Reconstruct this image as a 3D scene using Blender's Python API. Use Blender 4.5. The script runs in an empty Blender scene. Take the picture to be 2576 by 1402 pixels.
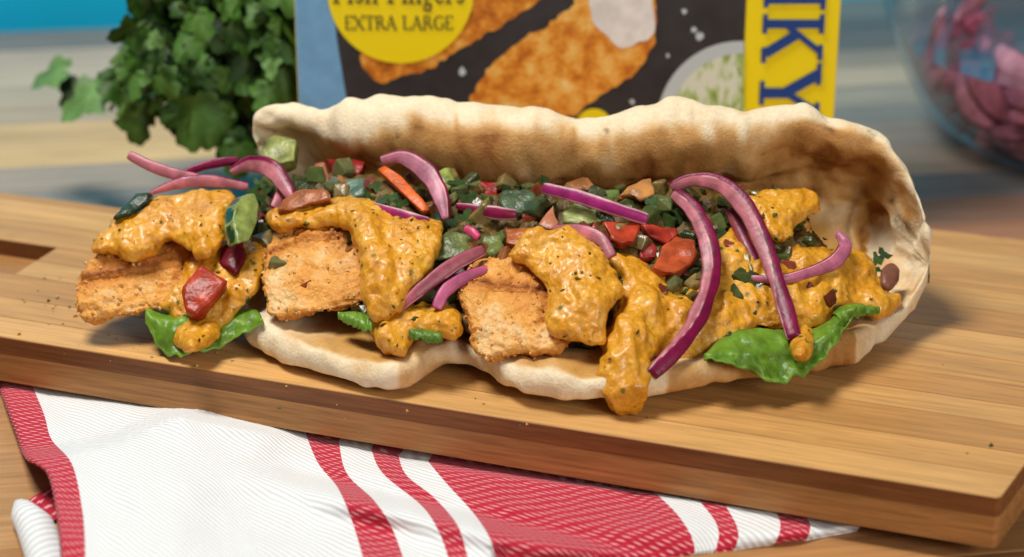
import bpy, bmesh, math, random, itertools
import numpy as np
from mathutils import Vector, noise

random.seed(7); np.random.seed(7)
sc = bpy.context.scene
COL = sc.collection
U = 0.01                                   # everything below is written in centimetres

# ------------------------------------------------------------------ camera
F, CX, CY, PITCH = 5166.0, 1288.0, 701.0, math.radians(22)
CAM = np.array([0, -57*math.cos(PITCH), 4+57*math.sin(PITCH)])
cd = bpy.data.cameras.new('camera'); cam = bpy.data.objects.new('camera', cd); COL.objects.link(cam)
cam.location = CAM*U; cam.rotation_euler = (math.pi/2-PITCH, 0, 0)
cd.sensor_width = 36; cd.lens = 36*F/2576; cd.clip_start = 0.01; cd.clip_end = 50
cd.dof.use_dof = True; cd.dof.focus_distance = 0.558; cd.dof.aperture_fstop = 9.5
sc.camera = cam
# ------------------------------------------------------------------ light
w = bpy.data.worlds.new('World'); sc.world = w; w.use_nodes = True
w.node_tree.nodes['Background'].inputs[0].default_value = (0.93, 0.96, 1, 1)
w.node_tree.nodes['Background'].inputs[1].default_value = 0.075
def area(name, loc, target, size, power, col=(1, 1, 1)):
    l = bpy.data.lights.new(name, 'AREA'); l.shape = 'RECTANGLE'; l.size = size[0]*U; l.size_y = size[1]*U
    l.energy = power; l.color = col
    o = bpy.data.objects.new(name, l); COL.objects.link(o); o.location = Vector(loc)*U
    o.rotation_euler = (Vector(target)-Vector(loc)).to_track_quat('-Z', 'Y').to_euler()
area('softbox_key', (-26, -2, 80), (0, 3, 2), (28, 24), 7.6, (1, 0.97, 0.92))
area('softbox_front', (62, -88, 50), (0, 8, 4), (34, 34), 5.4, (1, 0.97, 0.93))
sc.view_settings.view_transform = 'Standard'; sc.view_settings.look = 'None'
sc.view_settings.exposure = 0.0; sc.view_settings.gamma = 1

# ------------------------------------------------------------------ geometry of the place
def ray(px, py):
    a = (px-CX)/F; b = -(py-CY)/F
    return np.array([a, math.cos(PITCH)+b*math.sin(PITCH), -math.sin(PITCH)+b*math.cos(PITCH)])
def onz(px, py, z):
    d = ray(px, py); return CAM+d*(z-CAM[2])/d[2]
def ony(px, py, y):
    d = ray(px, py); return CAM+d*(y-CAM[1])/d[1]
def pix(P):
    q = P-CAM
    d = q[:, 1]*math.cos(PITCH)-q[:, 2]*math.sin(PITCH)
    v = q[:, 1]*math.sin(PITCH)+q[:, 2]*math.cos(PITCH)
    return CX+F*q[:, 0]/d, CY-F*v/d
ZB = 1.9                                   # top of the board
LX = [-30, -11, -7.8, -5, -3, 0, 2.8, 6, 9, 11, 13]
LY = [0.9, 0.7, 0.2, -1.3, -2.3, -2.6, -3.1, -2.4, -1.2, 0.4, 2]
def lipY(x): return np.interp(x, LX, LY)
def bedZ(x, y):                            # the slope on which the filling lies
    return np.interp(y-lipY(x), [-30, -0.8, 0, 6.6, 12], [ZB+.1, ZB+.1, 2.8, 6.3, 8.5])
TT = np.linspace(40, 72, 800)
def bed(px, py, lift=0.0):
    d = ray(px, py); d = d/np.linalg.norm(d)
    P = CAM+TT[:, None]*d
    k = np.argmax(P[:, 2] < bedZ(P[:, 0], P[:, 1]))
    return CAM+d*(TT[k]-lift)

# ------------------------------------------------------------------ scene helpers
def s2l(c):
    c = np.array(c, float)/255; return tuple(np.where(c < .04045, c/12.92, ((c+.055)/1.055)**2.4))+(1.0,)
def tag(o, label=None, cat=None, group=None, kind=None):
    for k, v in (('label', label), ('category', cat), ('group', group), ('kind', kind)):
        if v: o[k] = v
    return o
def empty(name, loc, label=None, cat=None, group=None, kind=None):
    o = bpy.data.objects.new(name, None); o.empty_display_size = .01; COL.objects.link(o)
    o.location = Vector([float(c) for c in loc])*U
    return tag(o, label, cat, group, kind)
def origin_of(o):
    v = Vector((0, 0, 0))
    while o is not None: v += o.location; o = o.parent
    return v
def mk(name, verts, faces, mats, parent=None, cols=None, fmat=None, smooth=True, uv=None):
    V = np.asarray(verts, float)
    o0 = (V.min(0)+V.max(0))/2 if len(V) else np.zeros(3)
    me = bpy.data.meshes.new(name)
    me.from_pydata(((V-o0)*U).tolist(), [], [list(map(int, f)) for f in faces])
    if not isinstance(mats, (list, tuple)): mats = [mats]
    for m in mats: me.materials.append(m)
    if fmat is not None: me.polygons.foreach_set('material_index', np.asarray(fmat, np.int32))
    if cols is not None:
        c = np.asarray(cols, float)
        if c.ndim == 1: c = np.tile(c, (len(V), 1))
        if c.shape[1] == 3: c = np.hstack([c, np.ones((len(c), 1))])
        at = me.color_attributes.new('Col', 'FLOAT_COLOR', 'POINT'); at.data.foreach_set('color', c.ravel().astype(np.float32))
    if uv is not None:
        ul = me.uv_layers.new(name='UVMap')
        li = np.empty(len(me.loops), np.int32); me.loops.foreach_get('vertex_index', li)
        ul.data.foreach_set('uv', np.asarray(uv, np.float32)[li].ravel())
    if smooth: me.shade_smooth()
    me.update()
    o = bpy.data.objects.new(name, me); COL.objects.link(o)
    p = Vector((o0*U).tolist())
    if parent is not None: o.parent = parent; p = p-origin_of(parent)
    o.location = p
    return o
def catmull(P, n):
    P = np.asarray(P, float)
    if len(P) < 3:
        t = np.linspace(0, 1, n)[:, None]; return P[0]*(1-t)+P[-1]*t
    E = np.vstack([2*P[0]-P[1], P, 2*P[-1]-P[-2]])
    L = np.r_[0, np.cumsum(np.linalg.norm(np.diff(P, axis=0), axis=1))]
    out = []
    for s in np.linspace(0, L[-1], n):
        i = min(max(np.searchsorted(L, s, 'right')-1, 0), len(P)-2)
        t = (s-L[i])/max(L[i+1]-L[i], 1e-9)
        a, b, c, d = E[i], E[i+1], E[i+2], E[i+3]
        out.append(.5*((2*b)+(c-a)*t+(2*a-5*b+4*c-d)*t*t+(3*b-a-3*c+d)*t**3))
    return np.array(out)
def grid_faces(nu, nv, closed_v=False, base=0):
    f = []
    for i in range(nu-1):
        for j in range(nv if closed_v else nv-1):
            j2 = (j+1) % nv
            f.append((base+i*nv+j, base+i*nv+j2, base+(i+1)*nv+j2, base+(i+1)*nv+j))
    return f
def fbm(p, s, o=3, seed=0.0):
    return noise.fractal(Vector((p[0]*s+seed, p[1]*s+seed*.7, p[2]*s-seed)), .6, 2.1, o)
def vnormals(V, Fc):
    N = np.zeros_like(V)
    Q = np.array([f if len(f) == 4 else (f[0], f[1], f[2], f[2]) for f in Fc])
    n = np.cross(V[Q[:, 2]]-V[Q[:, 0]], V[Q[:, 3]]-V[Q[:, 1]])
    for k in range(4): np.add.at(N, Q[:, k], n)
    return N/(np.linalg.norm(N, axis=1, keepdims=True)+1e-12)
def surface_nets(f, org, h):
    s = f < 0; nx, ny, nz = f.shape
    c = np.zeros((nx-1, ny-1, nz-1), np.int8)
    for i, j, k in itertools.product((0, 1), repeat=3): c += s[i:nx-1+i, j:ny-1+j, k:nz-1+k]
    m = (c > 0) & (c < 8); pos = np.argwhere(m); ids = -np.ones(m.shape, int); ids[m] = np.arange(len(pos))
    acc = np.zeros((len(pos), 3)); cnt = np.zeros(len(pos))
    for ax in range(3):
        oth = [a for a in range(3) if a != ax]
        for a, b in itertools.product((0, 1), repeat=2):
            o = np.zeros(3, int); o[oth[0]] = a; o[oth[1]] = b; e = o.copy(); e[ax] = 1
            f0 = f[tuple((pos+o).T)]; f1 = f[tuple((pos+e).T)]; cr = (f0 < 0) != (f1 < 0)
            t = np.where(cr, f0/np.where(cr, f0-f1, 1), 0); q = np.tile(o.astype(float), (len(pos), 1)); q[:, ax] += t
            acc[cr] += q[cr]; cnt += cr
    V = (pos+acc/np.maximum(cnt, 1)[:, None])*h+org
    faces = []
    for d in range(3):
        u, v = (d+1) % 3, (d+2) % 3
        sl0 = [slice(None)]*3; sl1 = [slice(None)]*3; sl0[d] = slice(0, -1); sl1[d] = slice(1, None)
        df = s[tuple(sl0)] != s[tuple(sl1)]
        g = np.argwhere(df); dims = f.shape
        ok = (g[:, u] > 0) & (g[:, v] > 0) & (g[:, u] < dims[u]-1) & (g[:, v] < dims[v]-1); g = g[ok]
        ins = s[tuple(g.T)]
        eu = np.zeros(3, int); eu[u] = 1; ev = np.zeros(3, int); ev[v] = 1
        q = np.stack([ids[tuple((g-eu-ev).T)], ids[tuple((g-ev).T)], ids[tuple(g.T)], ids[tuple((g-eu).T)]], 1)
        q[~ins] = q[~ins][:, ::-1]
        faces.append(q)
    return V, np.vstack(faces)
def polydist(x, y, poly):                  # signed distance, positive inside
    P = np.asarray(poly, float); d = np.full(x.shape, 1e18); ins = np.zeros(x.shape, bool)
    for i in range(len(P)):
        a, b = P[i-1], P[i]; e = b-a; wx, wy = x-a[0], y-a[1]
        t = np.clip((wx*e[0]+wy*e[1])/(e@e+1e-12), 0, 1)
        d = np.minimum(d, (wx-e[0]*t)**2+(wy-e[1]*t)**2)
        c = ((a[1] <= y) & (y < b[1])) | ((b[1] <= y) & (y < a[1]))
        ins ^= c & ((x < (b[0]-a[0])*(y-a[1])/((b[1]-a[1]) or 1e-9)+a[0]))
    return np.where(ins, 1, -1)*np.sqrt(d)

# ------------------------------------------------------------------ materials
def new_mat(name):
    m = bpy.data.materials.new(name); m.use_nodes = True
    return m, m.node_tree.nodes, m.node_tree.links, m.node_tree.nodes['Principled BSDF']
def coords(N, L, scale=(1, 1, 1), rot=0.0, world=False):
    tc = N.new('ShaderNodeTexCoord'); mp = N.new('ShaderNodeMapping')
    mp.inputs['Scale'].default_value = [100*s for s in scale]
    if rot:
        m0 = N.new('ShaderNodeMapping'); m0.inputs['Rotation'].default_value = (0, 0, rot)
        L.new(tc.outputs['Object'], m0.inputs['Vector']); L.new(m0.outputs[0], mp.inputs['Vector'])
    else: L.new(tc.outputs['Object'], mp.inputs['Vector'])
    ad = N.new('ShaderNodeVectorMath'); ad.operation = 'ADD'
    oi = N.new('ShaderNodeObjectInfo'); mu = N.new('ShaderNodeMath'); mu.operation = 'MULTIPLY'; mu.inputs[1].default_value = 37
    L.new(oi.outputs['Random'], mu.inputs[0]); L.new(mp.outputs[0], ad.inputs[0]); L.new(mu.outputs[0], ad.inputs[1])
    return ad.outputs[0]
def ntex(N, L, co, scale, detail=3, rough=.55, dist=0.0):
    t = N.new('ShaderNodeTexNoise'); t.inputs['Scale'].default_value = scale; t.inputs['Detail'].default_value = detail
    t.inputs['Roughness'].default_value = rough; t.inputs['Distortion'].default_value = dist
    L.new(co, t.inputs['Vector']); return t.outputs['Fac']
def ramp(N, L, fac, stops):
    r = N.new('ShaderNodeValToRGB'); e = r.color_ramp.elements
    while len(e) < len(stops): e.new(.5)
    for k, (p, c) in enumerate(stops):
        e[k].position = p; e[k].color = c if len(c) == 4 else tuple(c)+(1,)
    L.new(fac, r.inputs['Fac']); return r.outputs['Color']
def mix(N, L, fac, a, b, mode='MIX'):
    m = N.new('ShaderNodeMix'); m.data_type = 'RGBA'; m.blend_type = mode
    if hasattr(fac, 'is_linked') or hasattr(fac, 'links'): L.new(fac, m.inputs[0])
    else: m.inputs[0].default_value = fac
    for v, i in ((a, 6), (b, 7)):
        if hasattr(v, 'links'): L.new(v, m.inputs[i])
        else: m.inputs[i].default_value = v if len(v) == 4 else tuple(v)+(1,)
    return m.outputs[2]
def bump(N, L, B, h, strength, dist):
    b = N.new('ShaderNodeBump'); b.inputs['Strength'].default_value = strength; b.inputs['Distance'].default_value = dist*U
    L.new(h, b.inputs['Height']); L.new(b.outputs[0], B.inputs['Normal']); return b
def vcol(N):
    a = N.new('ShaderNodeAttribute'); a.attribute_name = 'Col'; return a.outputs['Color']
G = lambda v: (v, v, v, 1)
def food(name, rough=.4, var=.25, vscale=3, bscale=14, bstr=.3, bdist=.04, sss=0.0, srad=(.3, .15, .08), coat=0.0, base=None, spec=.5, trans=0.0):
    m, N, L, B = new_mat(name)
    co = coords(N, L)
    n1 = ntex(N, L, co, vscale, 4)
    c = vcol(N) if base is None else base
    c = mix(N, L, 1.0, c, ramp(N, L, n1, [(.3, G(1-var)), (.7, G(1+var*.6))]), 'MULTIPLY')
    L.new(c, B.inputs['Base Color'])
    B.inputs['Roughness'].default_value = rough; B.inputs['Specular IOR Level'].default_value = spec
    if sss:
        B.inputs['Subsurface Weight'].default_value = sss; B.inputs['Subsurface Radius'].default_value = srad; B.inputs['Subsurface Scale'].default_value = .008
    B.inputs['Coat Weight'].default_value = coat; B.inputs['Coat Roughness'].default_value = .12
    B.inputs['Transmission Weight'].default_value = trans
    bump(N, L, B, ntex(N, L, co, bscale, 4), bstr, bdist)
    return m
M_onion = food('onion_flesh', .36, .35, 2.5, 6, .35, .04, .35, (.6, .2, .3), .0, spec=.32)
M_tomato = food('tomato_flesh', .3, .4, 2.5, 5, .5, .06, .2, (.6, .15, .08), .0, spec=.25)
M_cuc = food('cucumber_flesh', .3, .5, 2.5, 6, .6, .06, .15, (.3, .4, .15), .0, spec=.35)
M_cskin = food('cucumber_skin', .22, .45, 5, 8, .2, .03, coat=.4)
M_relish = food('relish', .4, .7, 2.5, 5, .9, .1, spec=.3)
M_dice = food('diced_salad', .2, .4, 3, 8, .4, .04, .35, (.4, .3, .15), spec=.5)
M_herb = food('chopped_herb', .45, .4, 8, 10, .4, .03, spec=.3)
M_lettuce = food('lettuce', .38, .35, 2.0, 4, .6, .08, .35, (.15, .4, .05), .0, spec=.4)
M_leaf = food('coriander_leaf', .5, .35, 2, 6, .3, .03, spec=.25)
M_crumbs = food('loose_crumb', .6, .2, 4, 10, .2, .02, spec=.3)
M_plain = food('plain', .5, .1, 2, 10, .05, .01)

def sauce_mat():
    m, N, L, B = new_mat('curry_sauce'); co = coords(N, L)
    n1 = ntex(N, L, co, 1.0, 6, .7); n2 = ntex(N, L, co, 9, 4)
    c = ramp(N, L, n1, [(.25, (.54, .20, .004)), (.5, (.75, .335, .018)), (.75, (.83, .46, .05))])
    c = mix(N, L, 1, c, ramp(N, L, n2, [(.3, G(.8)), (.65, G(1.05))]), 'MULTIPLY')
    vo = N.new('ShaderNodeTexVoronoi'); vo.inputs['Scale'].default_value = 1.3; L.new(co, vo.inputs['Vector'])
    sp = ramp(N, L, vo.outputs['Distance'], [(.06, G(1)), (.13, G(0))])
    c = mix(N, L, sp, c, (.16, .13, .01, 1))
    L.new(c, B.inputs['Base Color']); B.inputs['Roughness'].default_value = .24
    B.inputs['Subsurface Weight'].default_value = .2; B.inputs['Subsurface Radius'].default_value = (.5, .25, .06); B.inputs['Subsurface Scale'].default_value = .006
    B.inputs['Coat Weight'].default_value = .25; B.inputs['Coat Roughness'].default_value = .1
    v2 = N.new('ShaderNodeTexVoronoi'); v2.feature = 'SMOOTH_F1'; v2.inputs['Scale'].default_value = 5.5; L.new(co, v2.inputs['Vector'])
    a = N.new('ShaderNodeMath'); a.operation = 'SUBTRACT'; L.new(ntex(N, L, co, 4.5, 5, .7), a.inputs[0]); L.new(v2.outputs['Distance'], a.inputs[1])
    bump(N, L, B, a.outputs[0], .6, .10); return m
M_sauce = sauce_mat()

def crumb_mat(name, pale, mid, dark):
    m, N, L, B = new_mat(name); co = coords(N, L)
    n = ntex(N, L, co, .85, 6, .62); ed = N.new('ShaderNodeSeparateColor'); L.new(vcol(N), ed.inputs[0])
    a = N.new('ShaderNodeMath'); a.operation = 'MULTIPLY_ADD'; a.inputs[1].default_value = 1.0; L.new(n, a.inputs[0]); L.new(ed.outputs[0], a.inputs[2])
    c = ramp(N, L, a.outputs[0], [(.35, pale), (.53, mid), (.82, dark), (1.0, (.2, .055, .012))])
    c = mix(N, L, 1, c, ramp(N, L, ntex(N, L, co, 11, 4), [(.3, G(.82)), (.7, G(1.1))]), 'MULTIPLY')
    L.new(c, B.inputs['Base Color']); B.inputs['Roughness'].default_value = .55; B.inputs['Specular IOR Level'].default_value = .35
    B.inputs['Subsurface Weight'].default_value = .1; B.inputs['Subsurface Radius'].default_value = (.4, .2, .1); B.inputs['Subsurface Scale'].default_value = .004
    vo = N.new('ShaderNodeTexVoronoi'); vo.inputs['Scale'].default_value = 7; L.new(co, vo.inputs['Vector'])
    ad = N.new('ShaderNodeMath'); ad.operation = 'ADD'; L.new(vo.outputs['Distance'], ad.inputs[0]); L.new(ntex(N, L, co, 18, 3), ad.inputs[1])
    bump(N, L, B, ad.outputs[0], .65, .06); return m
M_crumb = crumb_mat('breadcrumb', (.84, .59, .29), (.78, .37, .075), (.56, .19, .025))

def bread_mat():
    m, N, L, B = new_mat('flatbread'); co = coords(N, L)
    ed = N.new('ShaderNodeSeparateColor'); L.new(vcol(N), ed.inputs[0])       # r = toasting, g = char, b = oil / sauce stain
    n = ntex(N, L, co, .9, 5, .6)
    a = N.new('ShaderNodeMath'); a.operation = 'MULTIPLY_ADD'; a.inputs[1].default_value = .55; L.new(n, a.inputs[0]); L.new(ed.outputs[0], a.inputs[2])
    c = ramp(N, L, a.outputs[0], [(.34, (.84, .70, .48)), (.52, (.76, .54, .29)), (.70, (.62, .345, .12)), (.92, (.45, .21, .055)), (1, (.30, .11, .025))])
    c = mix(N, L, ed.outputs[2], c, (.56, .29, .05, 1))
    ch = N.new('ShaderNodeMath'); ch.operation = 'MULTIPLY'; L.new(ed.outputs[1], ch.inputs[0]); L.new(ramp(N, L, ntex(N, L, co, 5, 4), [(.4, G(.2)), (.55, G(1))]), ch.inputs[1])
    c = mix(N, L, ch.outputs[0], c, (.05, .025, .012, 1))
    c = mix(N, L, 1, c, ramp(N, L, ntex(N, L, co, 7, 5, .7), [(.3, G(.86)), (.7, G(1.06))]), 'MULTIPLY')
    vo = N.new('ShaderNodeTexVoronoi'); vo.inputs['Scale'].default_value = .75; L.new(co, vo.inputs['Vector'])
    dn = N.new('ShaderNodeMath'); dn.operation = 'MULTIPLY_ADD'; dn.inputs[1].default_value = .22; L.new(ntex(N, L, co, 4, 3), dn.inputs[0]); L.new(vo.outputs['Distance'], dn.inputs[2])
    gate = N.new('ShaderNodeMath'); gate.operation = 'MULTIPLY'; L.new(ramp(N, L, dn.outputs[0], [(.13, G(.8)), (.2, G(0))]), gate.inputs[0]); L.new(ramp(N, L, ntex(N, L, co, .5, 2), [(.5, G(0)), (.56, G(1))]), gate.inputs[1])
    c = mix(N, L, gate.outputs[0], c, (.14, .07, .025, 1))
    L.new(c, B.inputs['Base Color']); B.inputs['Roughness'].default_value = .62; B.inputs['Specular IOR Level'].default_value = .3
    B.inputs['Subsurface Weight'].default_value = .15; B.inputs['Subsurface Radius'].default_value = (.5, .3, .15); B.inputs['Subsurface Scale'].default_value = .006
    ad = N.new('ShaderNodeMath'); ad.operation = 'ADD'; L.new(ntex(N, L, co, 2.2, 5, .65), ad.inputs[0]); L.new(ntex(N, L, co, 14, 4), ad.inputs[1])
    bump(N, L, B, ad.outputs[0], .4, .09); return m
M_bread = bread_mat()

def wood_mat(name, rot, rough=.42, contrast=.3, fine=1.0, spots=True, spec=.4):
    m, N, L, B = new_mat(name)
    co = coords(N, L, (.12*fine, 2.2*fine, 2.2*fine), rot); co2 = coords(N, L, (.35*fine, 7*fine, 7*fine), rot)
    c = mix(N, L, 1, vcol(N), ramp(N, L, ntex(N, L, co, 1.0, 5, .6, .6), [(.28, G(1-contrast)), (.72, G(1+contrast*.5))]), 'MULTIPLY')
    c = mix(N, L, 1, c, ramp(N, L, ntex(N, L, co2, 1.4, 4, .6), [(.3, G(1-contrast)), (.6, G(1.06))]), 'MULTIPLY')
    if spots:
        co3 = coords(N, L, (.16, .3, .3), rot)
        c = mix(N, L, ramp(N, L, ntex(N, L, co3, 1.6, 5, .6), [(.60, G(0)), (.76, G(.5))]), c, (.22, .085, .03, 1))
    L.new(c, B.inputs['Base Color']); B.inputs['Roughness'].default_value = rough; B.inputs['Specular IOR Level'].default_value = spec
    bump(N, L, B, ntex(N, L, co2, 1.5, 4), .18, .03); return m

def towel_mat(name, red):
    m, N, L, B = new_mat(name)
    uv = N.new('ShaderNodeUVMap'); mp = N.new('ShaderNodeMapping'); mp.inputs['Rotation'].default_value = (0, 0, math.radians(62 if red else 58))
    L.new(uv.outputs[0], mp.inputs['Vector'])
    wv = N.new('ShaderNodeTexWave'); wv.inputs['Scale'].default_value = 1.45 if red else 1.45; wv.inputs['Distortion'].default_value = .5
    wv.inputs['Detail'].default_value = 2; wv.inputs['Detail Scale'].default_value = 6
    L.new(mp.outputs[0], wv.inputs['Vector'])
    br = N.new('ShaderNodeTexWave'); br.inputs['Scale'].default_value = 2.3; br.bands_direction = 'Y'; br.inputs['Distortion'].default_value = .8; L.new(uv.outputs[0], br.inputs['Vector'])
    mul = N.new('ShaderNodeMath'); mul.operation = 'MULTIPLY'; L.new(wv.outputs['Fac'], mul.inputs[0]); L.new(br.outputs['Fac'], mul.inputs[1])
    if red: c = ramp(N, L, mul.outputs[0], [(.18, (.47, .014, .035)), (.48, (.56, .05, .085)), (.8, (.80, .38, .40))])
    else: c = ramp(N, L, wv.outputs['Fac'], [(.1, (.64, .65, .65)), (.75, (.86, .865, .855))])
    if not red:
        co = coords(N, L)
        c = mix(N, L, ramp(N, L, ntex(N, L, co, .7, 4), [(.74, G(0)), (.8, G(.25))]), c, (.6, .5, .2, 1))
    L.new(c, B.inputs['Base Color']); B.inputs['Roughness'].default_value = .85; B.inputs['Specular IOR Level'].default_value = .15
    B.inputs['Sheen Weight'].default_value = .15
    bump(N, L, B, wv.outputs['Fac'], .4, .04); return m
M_tw, M_tr = towel_mat('towel_white', False), towel_mat('towel_red', True)

def flat(name, col, rough=.4, var=.0, scale=3, spec=.5):
    m, N, L, B = new_mat(name)
    c = col if len(col) == 4 else tuple(col)+(1,)
    if var:
        co = coords(N, L); L.new(mix(N, L, 1, c, ramp(N, L, ntex(N, L, co, scale, 4), [(.3, G(1-var)), (.7, G(1+var))]), 'MULTIPLY'), B.inputs['Base Color'])
    else: B.inputs['Base Color'].default_value = c
    B.inputs['Roughness'].default_value = rough; B.inputs['Specular IOR Level'].default_value = spec; return m

# ------------------------------------------------------------------ tabletop, backdrop
TA = math.radians(9); ca, sa = math.cos(TA), math.sin(TA)
M_table = wood_mat('table_wood', -TA, .5, .22, .6, False, .22)
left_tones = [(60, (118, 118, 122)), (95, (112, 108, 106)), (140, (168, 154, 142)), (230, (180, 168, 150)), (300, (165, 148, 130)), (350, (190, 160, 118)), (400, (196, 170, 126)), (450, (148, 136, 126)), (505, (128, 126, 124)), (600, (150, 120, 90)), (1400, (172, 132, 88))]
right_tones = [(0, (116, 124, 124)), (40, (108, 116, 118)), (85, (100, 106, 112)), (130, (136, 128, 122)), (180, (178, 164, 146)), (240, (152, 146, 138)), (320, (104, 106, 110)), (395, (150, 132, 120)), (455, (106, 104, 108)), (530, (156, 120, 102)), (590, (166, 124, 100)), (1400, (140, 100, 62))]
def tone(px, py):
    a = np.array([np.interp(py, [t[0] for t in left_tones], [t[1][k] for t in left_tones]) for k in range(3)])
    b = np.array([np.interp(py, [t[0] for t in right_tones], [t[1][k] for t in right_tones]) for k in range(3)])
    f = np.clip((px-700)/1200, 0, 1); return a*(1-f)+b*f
def box_mesh(x0, x1, y0, y1, z0, z1, be=.03):
    V = []
    for z, i in ((z0, 0), (z1-be, 0), (z1, be)):
        V += [(x0+i, y0+i, z), (x1-i, y0+i, z), (x1-i, y1-i, z), (x0+i, y1-i, z)]
    Fc = [(3, 2, 1, 0), (8, 9, 10, 11)]
    for b in (0, 4):
        for k in range(4): Fc.append((b+k, b+(k+1) % 4, b+4+(k+1) % 4, b+4+k))
    return np.array(V), Fc
tbl = empty('tabletop', (0, 10, -3), kind='structure')
vr = -26.0; row = 0
rng = random.Random(3)
while vr < 43.5:
    wd = 2.9*rng.uniform(.85, 1.15) if vr > 8 else 4.0
    wd = min(wd, 43.9-vr)
    x = -62-rng.uniform(0, 26)
    while x < 66:
        ln = rng.uniform(30, 52)
        V, Fc = box_mesh(x+.015, x+ln-.015, vr+.012, vr+wd-.012, -3, 0, .02)
        W = np.c_[V[:, 0]*ca-V[:, 1]*sa, V[:, 0]*sa+V[:, 1]*ca, V[:, 2]]
        cc = np.array([[np.clip(x+ln/2, -16, 22)*ca-(vr+wd/2)*sa, np.clip(x+ln/2, -16, 22)*sa+(vr+wd/2)*ca, 0]])
        if cc[0, 1] > -30:
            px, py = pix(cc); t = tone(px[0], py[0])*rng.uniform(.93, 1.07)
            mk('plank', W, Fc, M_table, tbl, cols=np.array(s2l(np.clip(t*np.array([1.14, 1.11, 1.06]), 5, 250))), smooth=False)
        x += ln
    vr += wd; row += 1
V = np.array([(-75, 46.0, -30), (75, 46.0, -30), (75, 46.0, 45), (-75, 46.0, 45), (-75, 47.0, -30), (75, 47.0, -30), (75, 47.0, 45), (-75, 47.0, 45)])
W = np.c_[V[:, 0]*ca-V[:, 1]*sa, V[:, 0]*sa+V[:, 1]*ca, V[:, 2]]
tag(mk('backdrop', W, [(0, 1, 2, 3), (7, 6, 5, 4), (3, 2, 6, 7), (1, 0, 4, 5), (0, 3, 7, 4), (2, 1, 5, 6)], flat('blue_backdrop', (.0, .56, .92), .85, .04, .1), smooth=False), kind='structure')

# ------------------------------------------------------------------ chopping board
A0 = onz(2519, 1254, ZB); B0 = onz(0, 847, ZB)
E1 = (B0-A0)[:2]; E1 /= np.linalg.norm(E1); E2 = np.array([E1[1], -E1[0]])
BROT = math.atan2(E1[1], -E1[0])
M_btop = wood_mat('bamboo_top', BROT, .45, .22, 1.0, True, .35)
M_bside = wood_mat('bamboo_side', BROT, .5, .35, 1.0, False, .3)
board = empty('chopping_board', (0, 3, .5), 'bamboo chopping board lying under the stuffed flatbread', 'chopping board')
def clip(poly, nrm, d):                    # keep points with n.p <= d
    out = []
    for i in range(len(poly)):
        a, b = poly[i-1], poly[i]; da, db = a[0]*nrm[0]+a[1]*nrm[1]-d, b[0]*nrm[0]+b[1]*nrm[1]-d
        if (da <= 0) != (db <= 0):
            t = da/(da-db); out.append((a[0]+(b[0]-a[0])*t, a[1]+(b[1]-a[1])*t))
        if db <= 0: out.append(b)
    return out
outline = [(0.12, 0), (0, .12), (-.35, 2.2), (-1.5, 9), (-2.4, 17.6), (-1.6, 18), (16, 17.8), (20, 11.2), (22, 10.6), (44, 10.4), (44, 0)]
def strip_obj(b0, b1, z0, z1, a_max, base, side):
    poly = clip(clip(outline, (0, 1), b1-.006), (0, -1), -(b0+.006))
    if a_max: poly = clip(poly, (1, 0), a_max)
    if len(poly) < 3: return
    P = np.array(poly); n = len(P); c = P.mean(0); be = .035
    ins = P.copy()
    for i in range(n):
        e0 = P[i]-P[i-1]; e1 = P[(i+1) % n]-P[i]; e0 /= np.linalg.norm(e0)+1e-9; e1 /= np.linalg.norm(e1)+1e-9
        nn = np.array([-(e0[1]+e1[1]), e0[0]+e1[0]]); nn /= np.linalg.norm(nn)+1e-9
        if nn@(c-P[i]) < 0: nn = -nn
        front = be if (b0 <= 0.01 and P[i][1] < .3) or P[i][0] < .5 else .004
        ins[i] = P[i]+nn*front
    V = []
    for Q, z in ((P, z0), (P, z1-be if z1 == ZB else z1-.004), (ins, z1)):
        for a, b in Q:
            q = A0[:2]+E1*a+E2*b; V.append((q[0], q[1], z))
    Fc = [list(range(n))[::-1], [2*n+i for i in range(n)]]; fm = [1, 0]
    for k in (0, n):
        for i in range(n):
            j = (i+1) % n; Fc.append((k+i, k+j, k+n+j, k+n+i)); fm.append(1 if k == 0 else 0)
    ar = sum(V[2*n+i][0]*V[2*n+(i+1) % n][1]-V[2*n+(i+1) % n][0]*V[2*n+i][1] for i in range(n))
    if ar < 0: Fc = [list(f)[::-1] for f in Fc]
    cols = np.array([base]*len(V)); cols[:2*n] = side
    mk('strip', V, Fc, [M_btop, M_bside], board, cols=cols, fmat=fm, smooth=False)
bs = [0, 1.3, 2.6, 4.2, 5.4, 6.66, 8.3, 10, 11.7, 13.3, 15, 16.5, 18.2]
tones = [(214, 163, 98), (208, 155, 90), (193, 140, 79), (208, 157, 93), (196, 143, 82), (200, 149, 87), (212, 162, 98), (193, 141, 82), (210, 160, 96), (200, 149, 88), (214, 166, 102), (204, 153, 91)]
for k in range(12):
    am = 30.37 if k in (3, 4) else None
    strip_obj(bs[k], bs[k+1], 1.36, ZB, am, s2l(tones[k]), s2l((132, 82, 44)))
for k, (b0, b1) in enumerate([(0, 2.2), (2.2, 4.4), (4.4, 6.8), (6.8, 9), (9, 11.4), (11.4, 13.6), (13.6, 16), (16, 18.2)]):
    strip_obj(b0, b1, .5, 1.354, None, s2l((176, 124, 72)), s2l((176, 124, 72)))
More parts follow.
